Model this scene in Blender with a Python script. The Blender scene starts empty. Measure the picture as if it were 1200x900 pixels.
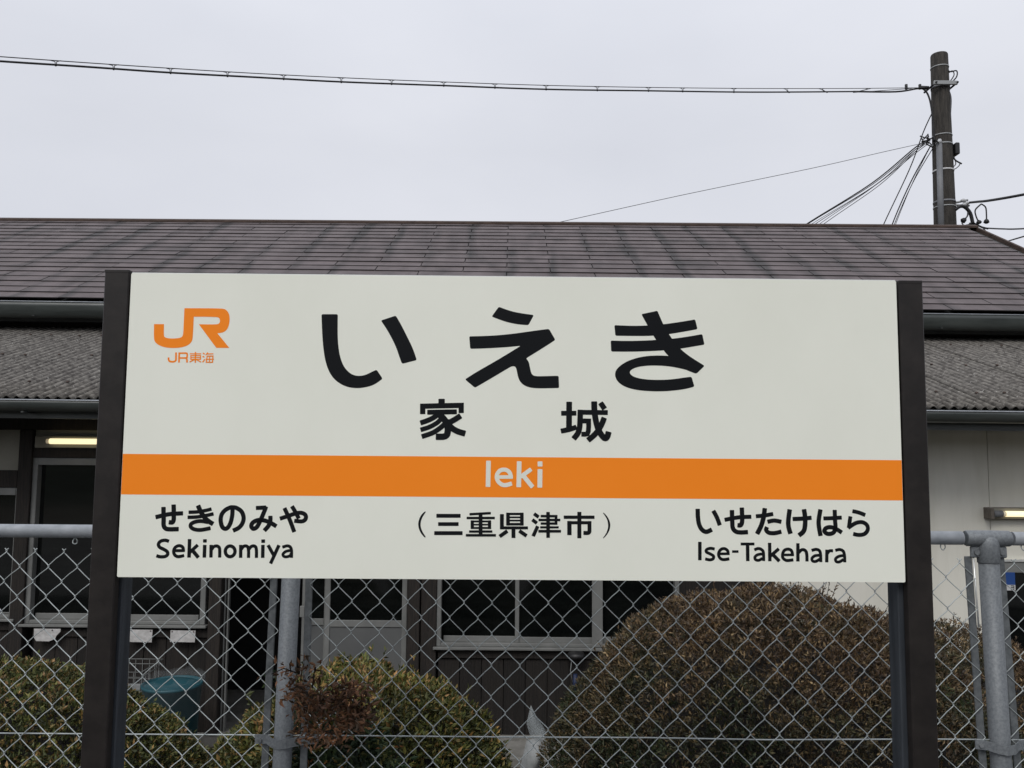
import bpy, math, random
from mathutils import Vector, Matrix, noise
random.seed(7)
PI = math.pi
R_ = math.radians
scene = bpy.context.scene
COL = scene.collection

# ------------------------------------------------------------------ camera
CAM = Vector((0, 0, 1.5))
FPX = 971.0                      # focal length in pixels of the 1200 px wide photograph
CM = Matrix.Rotation(R_(90 + 4.83), 3, 'X') @ Matrix.Rotation(R_(0.47), 3, 'Z')
cd = bpy.data.cameras.new('camera'); cd.sensor_width = 36; cd.lens = 36 * FPX / 1200
cd.clip_start = 0.05; cd.clip_end = 3000
camo = bpy.data.objects.new('camera', cd); COL.objects.link(camo)
camo.matrix_world = Matrix.Translation(CAM) @ CM.to_4x4()
scene.camera = camo

# ------------------------------------------------------------------ sky, sun, exposure
scene.view_settings.view_transform = 'Standard'
scene.view_settings.look = 'None'
scene.view_settings.exposure = 0.0
scene.view_settings.gamma = 1.0
SUN_EL, SUN_AZ = R_(45), R_(200)          # a high sun behind the clouds, behind and left of the camera
world = bpy.data.worlds.new('World'); scene.world = world; world.use_nodes = True
wn = world.node_tree.nodes; wl = world.node_tree.links
for n in list(wn): wn.remove(n)
wo = wn.new('ShaderNodeOutputWorld'); bg = wn.new('ShaderNodeBackground'); bg.inputs['Strength'].default_value = 0.1
sky = wn.new('ShaderNodeTexSky'); sky.sky_type = 'NISHITA'; sky.sun_disc = False
sky.sun_elevation = SUN_EL; sky.sun_rotation = SUN_AZ; sky.air_density = 1.0; sky.dust_density = 4.0
hs = wn.new('ShaderNodeHueSaturation'); hs.inputs['Saturation'].default_value = 0.15
tc = wn.new('ShaderNodeTexCoord'); mp = wn.new('ShaderNodeMapping'); mp.inputs['Scale'].default_value = (1, 1, 2.2)
nz = wn.new('ShaderNodeTexNoise'); nz.inputs['Scale'].default_value = 1.6; nz.inputs['Detail'].default_value = 5
cr = wn.new('ShaderNodeValToRGB')
cr.color_ramp.elements[0].position = 0.3; cr.color_ramp.elements[0].color = (6.6, 6.85, 7.6, 1)
cr.color_ramp.elements[1].position = 0.7; cr.color_ramp.elements[1].color = (7.8, 8.0, 8.7, 1)
sep = wn.new('ShaderNodeSeparateXYZ')
zr = wn.new('ShaderNodeMapRange')          # an overcast sky is brighter overhead
zr.inputs['From Min'].default_value = 0.35; zr.inputs['From Max'].default_value = 1.0
zr.inputs['To Min'].default_value = 1.0; zr.inputs['To Max'].default_value = 1.5
mul = wn.new('ShaderNodeVectorMath'); mul.operation = 'SCALE'
mx = wn.new('ShaderNodeMixRGB'); mx.inputs['Fac'].default_value = 0.9
wl.new(tc.outputs['Generated'], mp.inputs['Vector']); wl.new(mp.outputs['Vector'], nz.inputs['Vector'])
wl.new(nz.outputs['Fac'], cr.inputs['Fac']); wl.new(cr.outputs['Color'], mul.inputs[0])
wl.new(tc.outputs['Generated'], sep.inputs[0]); wl.new(sep.outputs['Z'], zr.inputs['Value'])
wl.new(zr.outputs['Result'], mul.inputs['Scale'])
wl.new(sky.outputs['Color'], hs.inputs['Color']); wl.new(hs.outputs['Color'], mx.inputs['Color1'])
wl.new(mul.outputs['Vector'], mx.inputs['Color2']); wl.new(mx.outputs['Color'], bg.inputs['Color'])
wl.new(bg.outputs['Background'], wo.inputs['Surface'])
sd = bpy.data.lights.new('sun', 'SUN'); sd.energy = 1.4; sd.angle = R_(25); sd.color = (1.0, 0.97, 0.92)
so = bpy.data.objects.new('sun', sd); COL.objects.link(so)
so.rotation_euler = (PI / 2 - SUN_EL, 0, PI - SUN_AZ)

# ------------------------------------------------------------------ helpers
def ray(px, py): return CM @ Vector(((px - 600) / FPX, (450 - py) / FPX, -1.0))
def at(px, py, Y):
    d = ray(px, py); return CAM + d * (Y / d.y)
def on_plane(px, py, P, N):
    d = ray(px, py); return CAM + d * ((P - CAM).dot(N) / d.dot(N))

class MB:
    def __init__(s): s.v = []; s.f = []; s.sm = []
    def add(s, vs, fs, smooth=False):
        o = len(s.v); s.v += [tuple(v) for v in vs]
        s.f += [tuple(i + o for i in f) for f in fs]; s.sm += [smooth] * len(fs)
        return s
    def box(s, x0, x1, y0, y1, z0, z1, M=None, bev=0.0):
        if x1 < x0: x0, x1 = x1, x0
        if y1 < y0: y0, y1 = y1, y0
        if z1 < z0: z0, z1 = z1, z0
        if bev <= 0:
            vs = [Vector((x, y, z)) for x in (x0, x1) for y in (y0, y1) for z in (z0, z1)]
            fs = [(0, 1, 3, 2), (4, 6, 7, 5), (0, 4, 5, 1), (2, 3, 7, 6), (0, 2, 6, 4), (1, 5, 7, 3)]
        else:
            b = min(bev, (x1 - x0) * .45, (y1 - y0) * .45, (z1 - z0) * .45)
            vs = []; ix = {}
            for i, x in enumerate((x0, x1)):
                for j, y in enumerate((y0, y1)):
                    for k, z in enumerate((z0, z1)):
                        sx, sy, sz = (b if i == 0 else -b), (b if j == 0 else -b), (b if k == 0 else -b)
                        for a, p in enumerate(((x, y + sy, z + sz), (x + sx, y, z + sz), (x + sx, y + sy, z))):
                            ix[(i, j, k, a)] = len(vs); vs.append(Vector(p))
            fs = []
            for i in (0, 1):
                q = [ix[(i, 0, 0, 0)], ix[(i, 1, 0, 0)], ix[(i, 1, 1, 0)], ix[(i, 0, 1, 0)]]; fs.append(tuple(q))
                q = [ix[(0, i, 0, 1)], ix[(1, i, 0, 1)], ix[(1, i, 1, 1)], ix[(0, i, 1, 1)]]; fs.append(tuple(q))
                q = [ix[(0, 0, i, 2)], ix[(1, 0, i, 2)], ix[(1, 1, i, 2)], ix[(0, 1, i, 2)]]; fs.append(tuple(q))
            for i in (0, 1):
                for j in (0, 1):
                    fs.append((ix[(i, j, 0, 0)], ix[(i, j, 1, 0)], ix[(i, j, 1, 1)], ix[(i, j, 0, 1)]))
                    fs.append((ix[(i, 0, j, 0)], ix[(i, 1, j, 0)], ix[(i, 1, j, 2)], ix[(i, 0, j, 2)]))
                    fs.append((ix[(0, i, j, 1)], ix[(1, i, j, 1)], ix[(1, i, j, 2)], ix[(0, i, j, 2)]))
                    for k in (0, 1):
                        fs.append((ix[(i, j, k, 0)], ix[(i, j, k, 1)], ix[(i, j, k, 2)]))
        if M is not None: vs = [M @ v for v in vs]
        return s.add(vs, fs)
    def tube(s, pts, r, n=8, closed=False, caps=True, squash=1.0):
        pts = [Vector(p) for p in pts]; m = len(pts)
        rs = r if isinstance(r, (list, tuple)) else [r] * m
        vs = []; up = None
        for i, p in enumerate(pts):
            if closed: t = (pts[(i + 1) % m] - pts[i - 1])
            else: t = (pts[min(i + 1, m - 1)] - pts[max(i - 1, 0)])
            t = t.normalized() if t.length > 1e-9 else Vector((0, 0, 1))
            if up is None:
                up = Vector((0, 0, 1)) if abs(t.z) < .9 else Vector((0, 1, 0))
            a = up - t * up.dot(t)
            a = a.normalized() if a.length > 1e-6 else t.orthogonal().normalized()
            up = a; b = t.cross(a)
            for k in range(n):
                th = 2 * PI * k / n
                vs.append(p + a * (math.cos(th) * rs[i]) + b * (math.sin(th) * rs[i] * squash))
        fs = []
        for i in range(m if closed else m - 1):
            j = (i + 1) % m
            for k in range(n):
                l = (k + 1) % n
                fs.append((i * n + k, j * n + k, j * n + l, i * n + l))
        s.add(vs, fs, True)
        if caps and not closed:
            o = len(s.v) - len(vs)
            s.f.append(tuple(o + k for k in range(n))); s.sm.append(False)
            s.f.append(tuple(o + (m - 1) * n + k for k in reversed(range(n)))); s.sm.append(False)
        return s
    def prism(s, poly, d):
        """poly: 3D points of a closed outline; d: extrusion vector"""
        n = len(poly); poly = [Vector(p) for p in poly]; d = Vector(d)
        vs = poly + [p + d for p in poly]
        fs = [tuple(range(n)), tuple(reversed(range(n, 2 * n)))]
        fs += [(i, i + n, (i + 1) % n + n, (i + 1) % n) for i in range(n)]
        return s.add(vs, fs)
    def lathe(s, prof, n=24, M=None):
        vs = [];
        for r, z in prof:
            for k in range(n):
                th = 2 * PI * k / n; v = Vector((r * math.cos(th), r * math.sin(th), z))
                vs.append(M @ v if M is not None else v)
        fs = [(i * n + k, i * n + (k + 1) % n, (i + 1) * n + (k + 1) % n, (i + 1) * n + k) for i in range(len(prof) - 1) for k in range(n)]
        return s.add(vs, fs, True)
    def mesh(s, name, mat):
        me = bpy.data.meshes.new(name); me.from_pydata(s.v, [], s.f); me.update()
        me.polygons.foreach_set('use_smooth', s.sm)
        if mat: me.materials.append(mat)
        return me
    def build(s, name, mat, parent=None, loc=None):
        return link(name, s.mesh(name, mat), parent, loc)

def link(name, me, parent=None, loc=None):
    o = bpy.data.objects.new(name, me); COL.objects.link(o)
    if parent: o.parent = parent
    if loc is not None: o.location = loc
    return o
def empty(name, loc=(0, 0, 0)):
    # things keep their parts in world coordinates, so the empty's own place is undone for the children
    o = bpy.data.objects.new(name, None); COL.objects.link(o); o.empty_display_size = 0.1
    return o
def tag(o, label=None, cat=None, group=None, kind=None):
    if label: o['label'] = label
    if cat: o['category'] = cat
    if group: o['group'] = group
    if kind: o['kind'] = kind
    return o
def seat(root, p):
    """put an Empty at the base of its thing while every part stays where it was built"""
    p = Vector(p); root.location = p
    for c in root.children:
        c.location = Vector(c.location) - p
    return root

# ------------------------------------------------------------------ materials
def material(name, col, rough=0.7, metal=0.0, col2=None, scale=8, detail=6, bump=0.0, bscale=None, spec=0.5,
             stretch=(1, 1, 1), rnd=0.0, lo=0.35, hi=0.65, dist=0.01):
    m = bpy.data.materials.new(name); m.use_nodes = True
    nt = m.node_tree; n = nt.nodes; l = nt.links; b = n['Principled BSDF']
    b.inputs['Roughness'].default_value = rough; b.inputs['Metallic'].default_value = metal
    b.inputs['Specular IOR Level'].default_value = spec
    b.inputs['Base Color'].default_value = (*col, 1)
    g = n.new('ShaderNodeNewGeometry'); mp = n.new('ShaderNodeMapping'); mp.inputs['Scale'].default_value = stretch
    l.new(g.outputs['Position'], mp.inputs['Vector'])
    out = None
    if col2:
        t = n.new('ShaderNodeTexNoise'); t.inputs['Scale'].default_value = scale; t.inputs['Detail'].default_value = detail
        t.inputs['Roughness'].default_value = 0.6
        l.new(mp.outputs['Vector'], t.inputs['Vector'])
        r = n.new('ShaderNodeValToRGB'); r.color_ramp.elements[0].position = lo; r.color_ramp.elements[1].position = hi
        r.color_ramp.elements[0].color = (*col, 1); r.color_ramp.elements[1].color = (*col2, 1)
        l.new(t.outputs['Fac'], r.inputs['Fac']); out = r.outputs['Color']
    if rnd:
        oi = n.new('ShaderNodeObjectInfo'); mr = n.new('ShaderNodeMapRange')
        mr.inputs['To Min'].default_value = 1 - rnd; mr.inputs['To Max'].default_value = 1 + rnd
        l.new(oi.outputs['Random'], mr.inputs['Value'])
        vm = n.new('ShaderNodeVectorMath'); vm.operation = 'SCALE'
        if out: l.new(out, vm.inputs[0])
        else: vm.inputs[0].default_value = col
        l.new(mr.outputs['Result'], vm.inputs['Scale']); out = vm.outputs['Vector']
    if out: l.new(out, b.inputs['Base Color'])
    if bump:
        t2 = n.new('ShaderNodeTexNoise'); t2.inputs['Scale'].default_value = bscale or scale * 3; t2.inputs['Detail'].default_value = 4
        l.new(mp.outputs['Vector'], t2.inputs['Vector'])
        bp = n.new('ShaderNodeBump'); bp.inputs['Strength'].default_value = bump; bp.inputs['Distance'].default_value = dist
        l.new(t2.outputs['Fac'], bp.inputs['Height']); l.new(bp.outputs['Normal'], b.inputs['Normal'])
    return m

M = {}
M['board'] = material('sign_board_enamel', (0.80, 0.81, 0.715), 0.42, col2=(0.84, 0.85, 0.757), lo=.3, hi=.65, stretch=(1, 1, .7), detail=9, scale=4, spec=0.4, bump=0.02, bscale=300, dist=0.001)
M['board_edge'] = material('aluminium_edge', (0.75, 0.76, 0.74), 0.3, metal=0.5)
M['orange'] = material('orange_print', (0.95, 0.252, 0.013), 0.5, col2=(0.97, 0.262, 0.016), scale=4, spec=0.2)
M['black'] = material('black_print', (0.006, 0.007, 0.0085), 0.6, spec=0.12)
M['white'] = material('white_print', (0.765, 0.775, 0.685), 0.45, spec=0.4)
M['post'] = material('dark_brown_steel_paint', (0.0105, 0.0082, 0.0074), 0.5, col2=(0.022, 0.0178, 0.0158), lo=.4, hi=.75, detail=10, scale=22, spec=0.35, bump=0.15, bscale=60, dist=0.002)
M['post_in'] = material('blue_black_steel_paint', (0.022, 0.026, 0.032), 0.45, col2=(0.040, 0.046, 0.054), scale=9, stretch=(6, 6, .6), spec=0.4, bump=0.2, bscale=50, dist=0.002)
M['galv'] = material('galvanised_steel', (0.115, 0.126, 0.136), 0.55, metal=0.15, col2=(0.18, 0.194, 0.205), scale=160, detail=10, lo=.35, hi=.65, bump=0.25, bscale=160, dist=0.001, rnd=0.06)
M['galv_rail'] = material('galvanised_rail', (0.27, 0.29, 0.31), 0.5, metal=0.15, col2=(0.37, 0.39, 0.415), scale=30, detail=8, bump=0.15, bscale=160, dist=0.001)
M['wire'] = material('galvanised_wire', (0.29, 0.32, 0.32), 0.5, metal=0.3, col2=(0.45, 0.485, 0.485), scale=12, rnd=0.12)
M['bar'] = material('dark_galvanised_bar', (0.08, 0.088, 0.093), 0.6, metal=0.2, col2=(0.135, 0.146, 0.153), scale=60, bump=0.2, bscale=150, dist=0.001)
M['bracket'] = material('dull_galvanised_bracket', (0.11, 0.12, 0.125), 0.6, metal=0.3, col2=(0.2, 0.21, 0.22), scale=50, bump=0.4, bscale=120, dist=0.002)
M['rust'] = material('rusty_steel', (0.030, 0.017, 0.012), 0.8, col2=(0.075, 0.048, 0.036), scale=8, stretch=(1, 1, 5), bump=0.3)
M['gutter'] = material('grey_green_gutter', (0.030, 0.036, 0.034), 0.35, col2=(0.055, 0.063, 0.059), scale=2.5, stretch=(1, 3, 6), spec=0.6, bump=0.1)
M['fascia'] = material('dark_fascia', (0.025, 0.028, 0.028), 0.6, col2=(0.045, 0.048, 0.047), scale=5, stretch=(1, 3, 8))
M['timber'] = material('dark_weathered_timber', (0.007, 0.0054, 0.0046), 0.8, col2=(0.020, 0.0148, 0.0112), scale=18, stretch=(6, 6, .4), bump=0.5, bscale=30, rnd=0.25)
M['boarding'] = material('dark_brown_boarding', (0.007, 0.0055, 0.0048), 0.85, col2=(0.018, 0.0138, 0.011), scale=14, stretch=(8, 8, .35), bump=0.5, bscale=30, rnd=0.3)
M['plaster'] = material('old_plaster', (0.20, 0.19, 0.155), 0.9, col2=(0.26, 0.25, 0.21), scale=3, bump=0.2, bscale=60)
M['cream'] = material('cream_cement_board', (0.60, 0.585, 0.51), 0.85, col2=(0.69, 0.675, 0.605), scale=2.6, detail=10, lo=.28, hi=.58, bump=0.25, bscale=90, dist=0.003, stretch=(2.6, 1, .45))
M['alu'] = material('aluminium_window_frame', (0.155, 0.158, 0.152), 0.5, metal=0.15, col2=(0.205, 0.208, 0.20), scale=6)
M['glass'] = material('dark_window_glass', (0.003, 0.0036, 0.0036), 0.07, col2=(0.0065, 0.0075, 0.007), scale=5, stretch=(.5, 1, 4), spec=0.6)
M['door_panel'] = material('grey_door_panel', (0.085, 0.088, 0.088), 0.6, col2=(0.105, 0.108, 0.107), scale=3)
M['dark'] = material('dark_interior', (0.01, 0.01, 0.01), 0.9)
M['concrete'] = material('weathered_concrete', (0.16, 0.155, 0.14), 0.9, col2=(0.28, 0.27, 0.25), scale=6, detail=8, bump=0.4)
M['asphalt'] = material('platform_asphalt', (0.045, 0.045, 0.045), 0.9, col2=(0.075, 0.073, 0.07), scale=20, bump=0.5)
M['soil'] = material('brown_soil', (0.04, 0.03, 0.02), 0.95, col2=(0.08, 0.065, 0.045), scale=6, bump=0.6)
M['paper'] = material('weathered_paper', (0.40, 0.39, 0.38), 0.85, col2=(0.52, 0.51, 0.50), scale=28, lo=.4, hi=.6, stretch=(1, 1, 1.4))
M['teal'] = material('teal_plastic', (0.002, 0.055, 0.073), 0.55, col2=(0.003, 0.072, 0.095), scale=6)
M['blue'] = material('blue_print', (0.012, 0.055, 0.22), 0.5)
M['sack'] = material('dull_white_sack', (0.17, 0.18, 0.18), 0.6, col2=(0.28, 0.29, 0.29), scale=14)
M['dull_blue'] = material('dull_blue_plastic', (0.008, 0.018, 0.06), 0.6)
M['crate'] = material('grey_coated_wire', (0.13, 0.135, 0.13), 0.5)
M['label'] = material('white_label', (0.5, 0.5, 0.5), 0.6)
M['polec'] = material('weathered_wood_pole', (0.018, 0.016, 0.014), 0.9, col2=(0.052, 0.046, 0.039), scale=7, detail=8, stretch=(5, 5, .5), bump=0.7, bscale=18, dist=0.02)
M['band'] = material('steel_band', (0.30, 0.31, 0.31), 0.6, metal=0.3)
M['conduit'] = material('grey_conduit', (0.13, 0.135, 0.145), 0.6, col2=(0.17, 0.175, 0.185), scale=5)
M['cable'] = material('black_cable', (0.008, 0.008, 0.009), 0.6)
M['cable_grey'] = material('grey_strand', (0.05, 0.05, 0.055), 0.6)
M['porcelain'] = material('pale_insulator', (0.45, 0.46, 0.47), 0.3)
M['black_box'] = material('black_plastic', (0.012, 0.012, 0.013), 0.5)
M['lamp_body'] = material('lamp_housing', (0.10, 0.085, 0.07), 0.6, col2=(0.16, 0.14, 0.12), scale=20)
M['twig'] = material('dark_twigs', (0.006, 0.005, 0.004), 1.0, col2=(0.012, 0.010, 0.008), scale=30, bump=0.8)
M['added_hill'] = material('added_wooded_hill', (0.012, 0.018, 0.010), 1.0, col2=(0.025, 0.035, 0.018), scale=0.5, bump=0.6)

def emis(name, col, s):
    m = bpy.data.materials.new(name); m.use_nodes = True; b = m.node_tree.nodes['Principled BSDF']
    b.inputs['Base Color'].default_value = (.8, .75, .6, 1); b.inputs['Emission Color'].default_value = (*col, 1)
    b.inputs['Emission Strength'].default_value = s; return m
M['tube'] = emis('lit_fluorescent_tube', (1.0, 0.84, 0.50), 1.15)
M['tube_end'] = emis('dim_tube_end', (0.9, 0.7, 0.4), 0.18)

def plastic(fac):
    m = bpy.data.materials.new('clear_crumpled_plastic'); m.use_nodes = True; n = m.node_tree.nodes; l = m.node_tree.links
    b = n['Principled BSDF']; b.inputs['Base Color'].default_value = (.6, .66, .68, 1); b.inputs['Roughness'].default_value = .35
    tr = n.new('ShaderNodeBsdfTransparent'); mixs = n.new('ShaderNodeMixShader'); mixs.inputs[0].default_value = fac
    o = n['Material Output']; l.new(tr.outputs[0], mixs.inputs[1]); l.new(b.outputs[0], mixs.inputs[2]); l.new(mixs.outputs[0], o.inputs['Surface'])
    return m
M['plastic'] = plastic(.22); M['film'] = plastic(.035)

def roof_tile_material(x0, pitch):
    m = bpy.data.materials.new('brown_grey_slate_tile'); m.use_nodes = True
    n = m.node_tree.nodes; l = m.node_tree.links; b = n['Principled BSDF']
    b.inputs['Roughness'].default_value = 0.62; b.inputs['Specular IOR Level'].default_value = 0.4
    g = n.new('ShaderNodeNewGeometry'); sp = n.new('ShaderNodeSeparateXYZ'); l.new(g.outputs['Position'], sp.inputs[0])
    def noise_(scale, st, det=5):
        mp = n.new('ShaderNodeMapping'); mp.inputs['Scale'].default_value = st
        t = n.new('ShaderNodeTexNoise'); t.inputs['Scale'].default_value = scale; t.inputs['Detail'].default_value = det
        l.new(g.outputs['Position'], mp.inputs['Vector']); l.new(mp.outputs['Vector'], t.inputs['Vector']); return t.outputs['Fac']
    def math_(op, a, bb=None):
        q = n.new('ShaderNodeMath'); q.operation = op; q.use_clamp = False
        for i, z in enumerate((a, bb)):
            if z is None: continue
            if isinstance(z, (int, float)): q.inputs[i].default_value = z
            else: l.new(z, q.inputs[i])
        return q.outputs[0]
    def mr(v, a, bb, c, d):
        q = n.new('ShaderNodeMapRange'); q.inputs['From Min'].default_value = a; q.inputs['From Max'].default_value = bb
        q.inputs['To Min'].default_value = c; q.inputs['To Max'].default_value = d; l.new(v, q.inputs['Value']); return q.outputs[0]
    base = n.new('ShaderNodeValToRGB'); base.color_ramp.elements[0].color = (0.070, 0.0545, 0.0545, 1)
    base.color_ramp.elements[1].color = (0.123, 0.099, 0.100, 1); base.color_ramp.elements[0].position = .3; base.color_ramp.elements[1].position = .72
    l.new(noise_(5, (1, .7, .7), 8), base.inputs['Fac'])
    # run-off stains below the joints: a soft stripe round each joint line, broken up by noise
    wob = math_('MULTIPLY', math_('SUBTRACT', noise_(1.3, (1, 1, 1), 2), .5), .16)
    u = math_('DIVIDE', math_('SUBTRACT', math_('ADD', sp.outputs['X'], wob), x0 + 0.03), pitch)
    fr = math_('ABSOLUTE', math_('SUBTRACT', math_('FRACT', math_('ADD', u, .5)), .5))
    stripe = mr(fr, 0.0, 0.20, 1.0, 0.0)
    patch = mr(noise_(1.1, (2.2, .5, .5), 3), .42, .58, 0, 1)
    st = math_('MULTIPLY', math_('MULTIPLY', stripe, patch), .95)
    blotch = math_('MULTIPLY', mr(noise_(2.6, (1.4, .6, .6), 4), .52, .70, 0, 1), .5)
    tot = math_('MINIMUM', math_('ADD', st, blotch), .85)
    mixc = n.new('ShaderNodeMixRGB'); mixc.inputs['Color2'].default_value = (0.022, 0.020, 0.019, 1)
    l.new(tot, mixc.inputs['Fac']); l.new(base.outputs['Color'], mixc.inputs['Color1'])
    oi = n.new('ShaderNodeObjectInfo'); v = mr(oi.outputs['Random'], 0, 1, .92, 1.07)
    vm = n.new('ShaderNodeVectorMath'); vm.operation = 'SCALE'; l.new(mixc.outputs['Color'], vm.inputs[0]); l.new(v, vm.inputs['Scale'])
    l.new(vm.outputs['Vector'], b.inputs['Base Color'])
    bp = n.new('ShaderNodeBump'); bp.inputs['Strength'].default_value = .3; bp.inputs['Distance'].default_value = .004
    l.new(noise_(40, (1, 1, 1)), bp.inputs['Height']); l.new(bp.outputs['Normal'], b.inputs['Normal'])
    return m

def corrugated_material(wave):
    """old cement sheet: dirt and moss lie in the valleys, pale lichen specks on the crests"""
    m = material('lichened_corrugated_sheet', (0.05, 0.045, 0.04), 0.95, col2=(0.15, 0.14, 0.125), scale=34, detail=9, lo=.38, hi=.64,
                 bump=.8, bscale=70, dist=0.008, stretch=(1, .55, 1))
    nt = m.node_tree; n = nt.nodes; l = nt.links; b = n['Principled BSDF']; src = b.inputs['Base Color'].links[0].from_socket
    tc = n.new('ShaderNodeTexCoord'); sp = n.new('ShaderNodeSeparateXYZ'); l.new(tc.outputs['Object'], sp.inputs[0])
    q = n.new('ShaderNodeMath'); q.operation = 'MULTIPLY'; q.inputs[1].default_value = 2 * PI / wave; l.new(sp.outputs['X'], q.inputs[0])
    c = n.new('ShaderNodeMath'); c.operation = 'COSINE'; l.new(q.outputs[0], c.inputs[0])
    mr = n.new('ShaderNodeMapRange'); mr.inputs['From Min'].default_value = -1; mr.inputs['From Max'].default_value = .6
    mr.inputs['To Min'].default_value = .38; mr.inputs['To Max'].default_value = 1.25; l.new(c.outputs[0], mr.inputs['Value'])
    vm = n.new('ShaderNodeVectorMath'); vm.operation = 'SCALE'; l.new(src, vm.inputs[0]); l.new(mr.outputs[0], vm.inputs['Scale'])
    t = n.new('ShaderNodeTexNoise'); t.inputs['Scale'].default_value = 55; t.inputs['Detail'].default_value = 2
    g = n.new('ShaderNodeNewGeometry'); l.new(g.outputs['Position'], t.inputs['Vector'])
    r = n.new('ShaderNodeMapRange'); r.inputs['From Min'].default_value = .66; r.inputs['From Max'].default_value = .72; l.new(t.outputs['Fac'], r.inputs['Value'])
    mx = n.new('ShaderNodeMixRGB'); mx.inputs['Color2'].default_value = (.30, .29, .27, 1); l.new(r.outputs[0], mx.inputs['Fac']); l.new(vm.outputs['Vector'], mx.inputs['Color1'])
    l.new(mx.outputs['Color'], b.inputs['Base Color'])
    return m
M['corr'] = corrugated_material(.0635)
M['tile_edge_shade'] = material('painted_tile_edge_shade', (0.018, 0.015, 0.015), 0.9)  # dark colour on the tile edges paints in the shadow lines between courses

def leaf_material(name, stops, tipstops=None, zlo=0, zhi=1, rough=.55):
    """one colour per leaf (random per island); young growth near the top has its own colours"""
    m = bpy.data.materials.new(name); m.use_nodes = True; n = m.node_tree.nodes; l = m.node_tree.links; b = n['Principled BSDF']
    b.inputs['Roughness'].default_value = rough; b.inputs['Specular IOR Level'].default_value = .35
    g = n.new('ShaderNodeNewGeometry')
    def ramp(st):
        r = n.new('ShaderNodeValToRGB'); r.color_ramp.interpolation = 'LINEAR'
        e = r.color_ramp.elements
        while len(e) < len(st): e.new(.5)
        for i, (p, c) in enumerate(st): e[i].position = p; e[i].color = (*c, 1)
        l.new(g.outputs['Random Per Island'], r.inputs['Fac']); return r.outputs['Color']
    c = ramp(stops)
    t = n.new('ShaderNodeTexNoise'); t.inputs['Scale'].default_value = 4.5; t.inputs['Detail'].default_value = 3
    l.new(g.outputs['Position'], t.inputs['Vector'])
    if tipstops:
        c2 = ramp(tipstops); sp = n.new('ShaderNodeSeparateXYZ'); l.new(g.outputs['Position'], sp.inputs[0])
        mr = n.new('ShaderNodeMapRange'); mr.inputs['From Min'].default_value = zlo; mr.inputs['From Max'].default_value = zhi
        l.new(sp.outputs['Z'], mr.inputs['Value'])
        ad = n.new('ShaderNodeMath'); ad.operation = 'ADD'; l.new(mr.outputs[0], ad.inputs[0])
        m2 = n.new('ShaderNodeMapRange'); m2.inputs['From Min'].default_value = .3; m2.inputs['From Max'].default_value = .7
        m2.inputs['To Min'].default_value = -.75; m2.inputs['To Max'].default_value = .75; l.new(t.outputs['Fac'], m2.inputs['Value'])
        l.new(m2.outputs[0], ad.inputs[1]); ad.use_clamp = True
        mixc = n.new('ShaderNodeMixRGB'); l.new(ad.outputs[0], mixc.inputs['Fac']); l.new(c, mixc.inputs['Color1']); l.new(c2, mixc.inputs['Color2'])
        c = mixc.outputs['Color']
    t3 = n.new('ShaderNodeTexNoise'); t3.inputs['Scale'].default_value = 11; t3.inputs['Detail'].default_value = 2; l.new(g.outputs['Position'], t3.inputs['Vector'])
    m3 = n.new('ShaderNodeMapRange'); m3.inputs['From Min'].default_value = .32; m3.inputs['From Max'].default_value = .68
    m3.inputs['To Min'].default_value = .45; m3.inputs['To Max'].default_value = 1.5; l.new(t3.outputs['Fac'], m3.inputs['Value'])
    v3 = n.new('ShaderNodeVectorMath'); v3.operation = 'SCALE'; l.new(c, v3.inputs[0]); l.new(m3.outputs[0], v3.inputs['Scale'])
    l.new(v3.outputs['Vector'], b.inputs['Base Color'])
    return m

# ------------------------------------------------------------------ ground and an added, unseen wooded rise that darkens reflections and the wall
GZ = -0.45
o = MB().add([(-400, 2.75, GZ), (400, 2.75, GZ), (400, 900, GZ), (-400, 900, GZ)], [(0, 1, 2, 3)]).build('ground', M['soil']); tag(o, kind='structure')
o = MB().box(-60, 60, -4.5, 2.75, GZ - .2, 0).build('platform', M['asphalt']); tag(o, kind='structure')
o = MB().add([(-400, -400, GZ - .3), (400, -400, GZ - .3), (400, -4.5, GZ - .3), (-400, -4.5, GZ - .3)], [(0, 1, 2, 3)]).build('track_bed', M['soil']); tag(o, kind='structure')
hb = MB(); n_ = 60; vs = []
for j in range(5):
    for i in range(n_ + 1):
        x = -90 + 180 * i / n_
        h = [0, 3.5, 6.5, 8.5, 7][j] * (1 + .25 * noise.noise(Vector((x * .05, j, 0))) + .1 * noise.noise(Vector((x * .3, j, 3))))
        vs.append((x, -22 - 9 * j - 3 * noise.noise(Vector((x * .08, j, 9))), GZ - .4 + h))
hb.add(vs, [(j * (n_ + 1) + i, j * (n_ + 1) + i + 1, (j + 1) * (n_ + 1) + i + 1, (j + 1) * (n_ + 1) + i) for j in range(4) for i in range(n_)], True)
tag(hb.build('added_hill', M['added_hill']), kind='structure')

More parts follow.
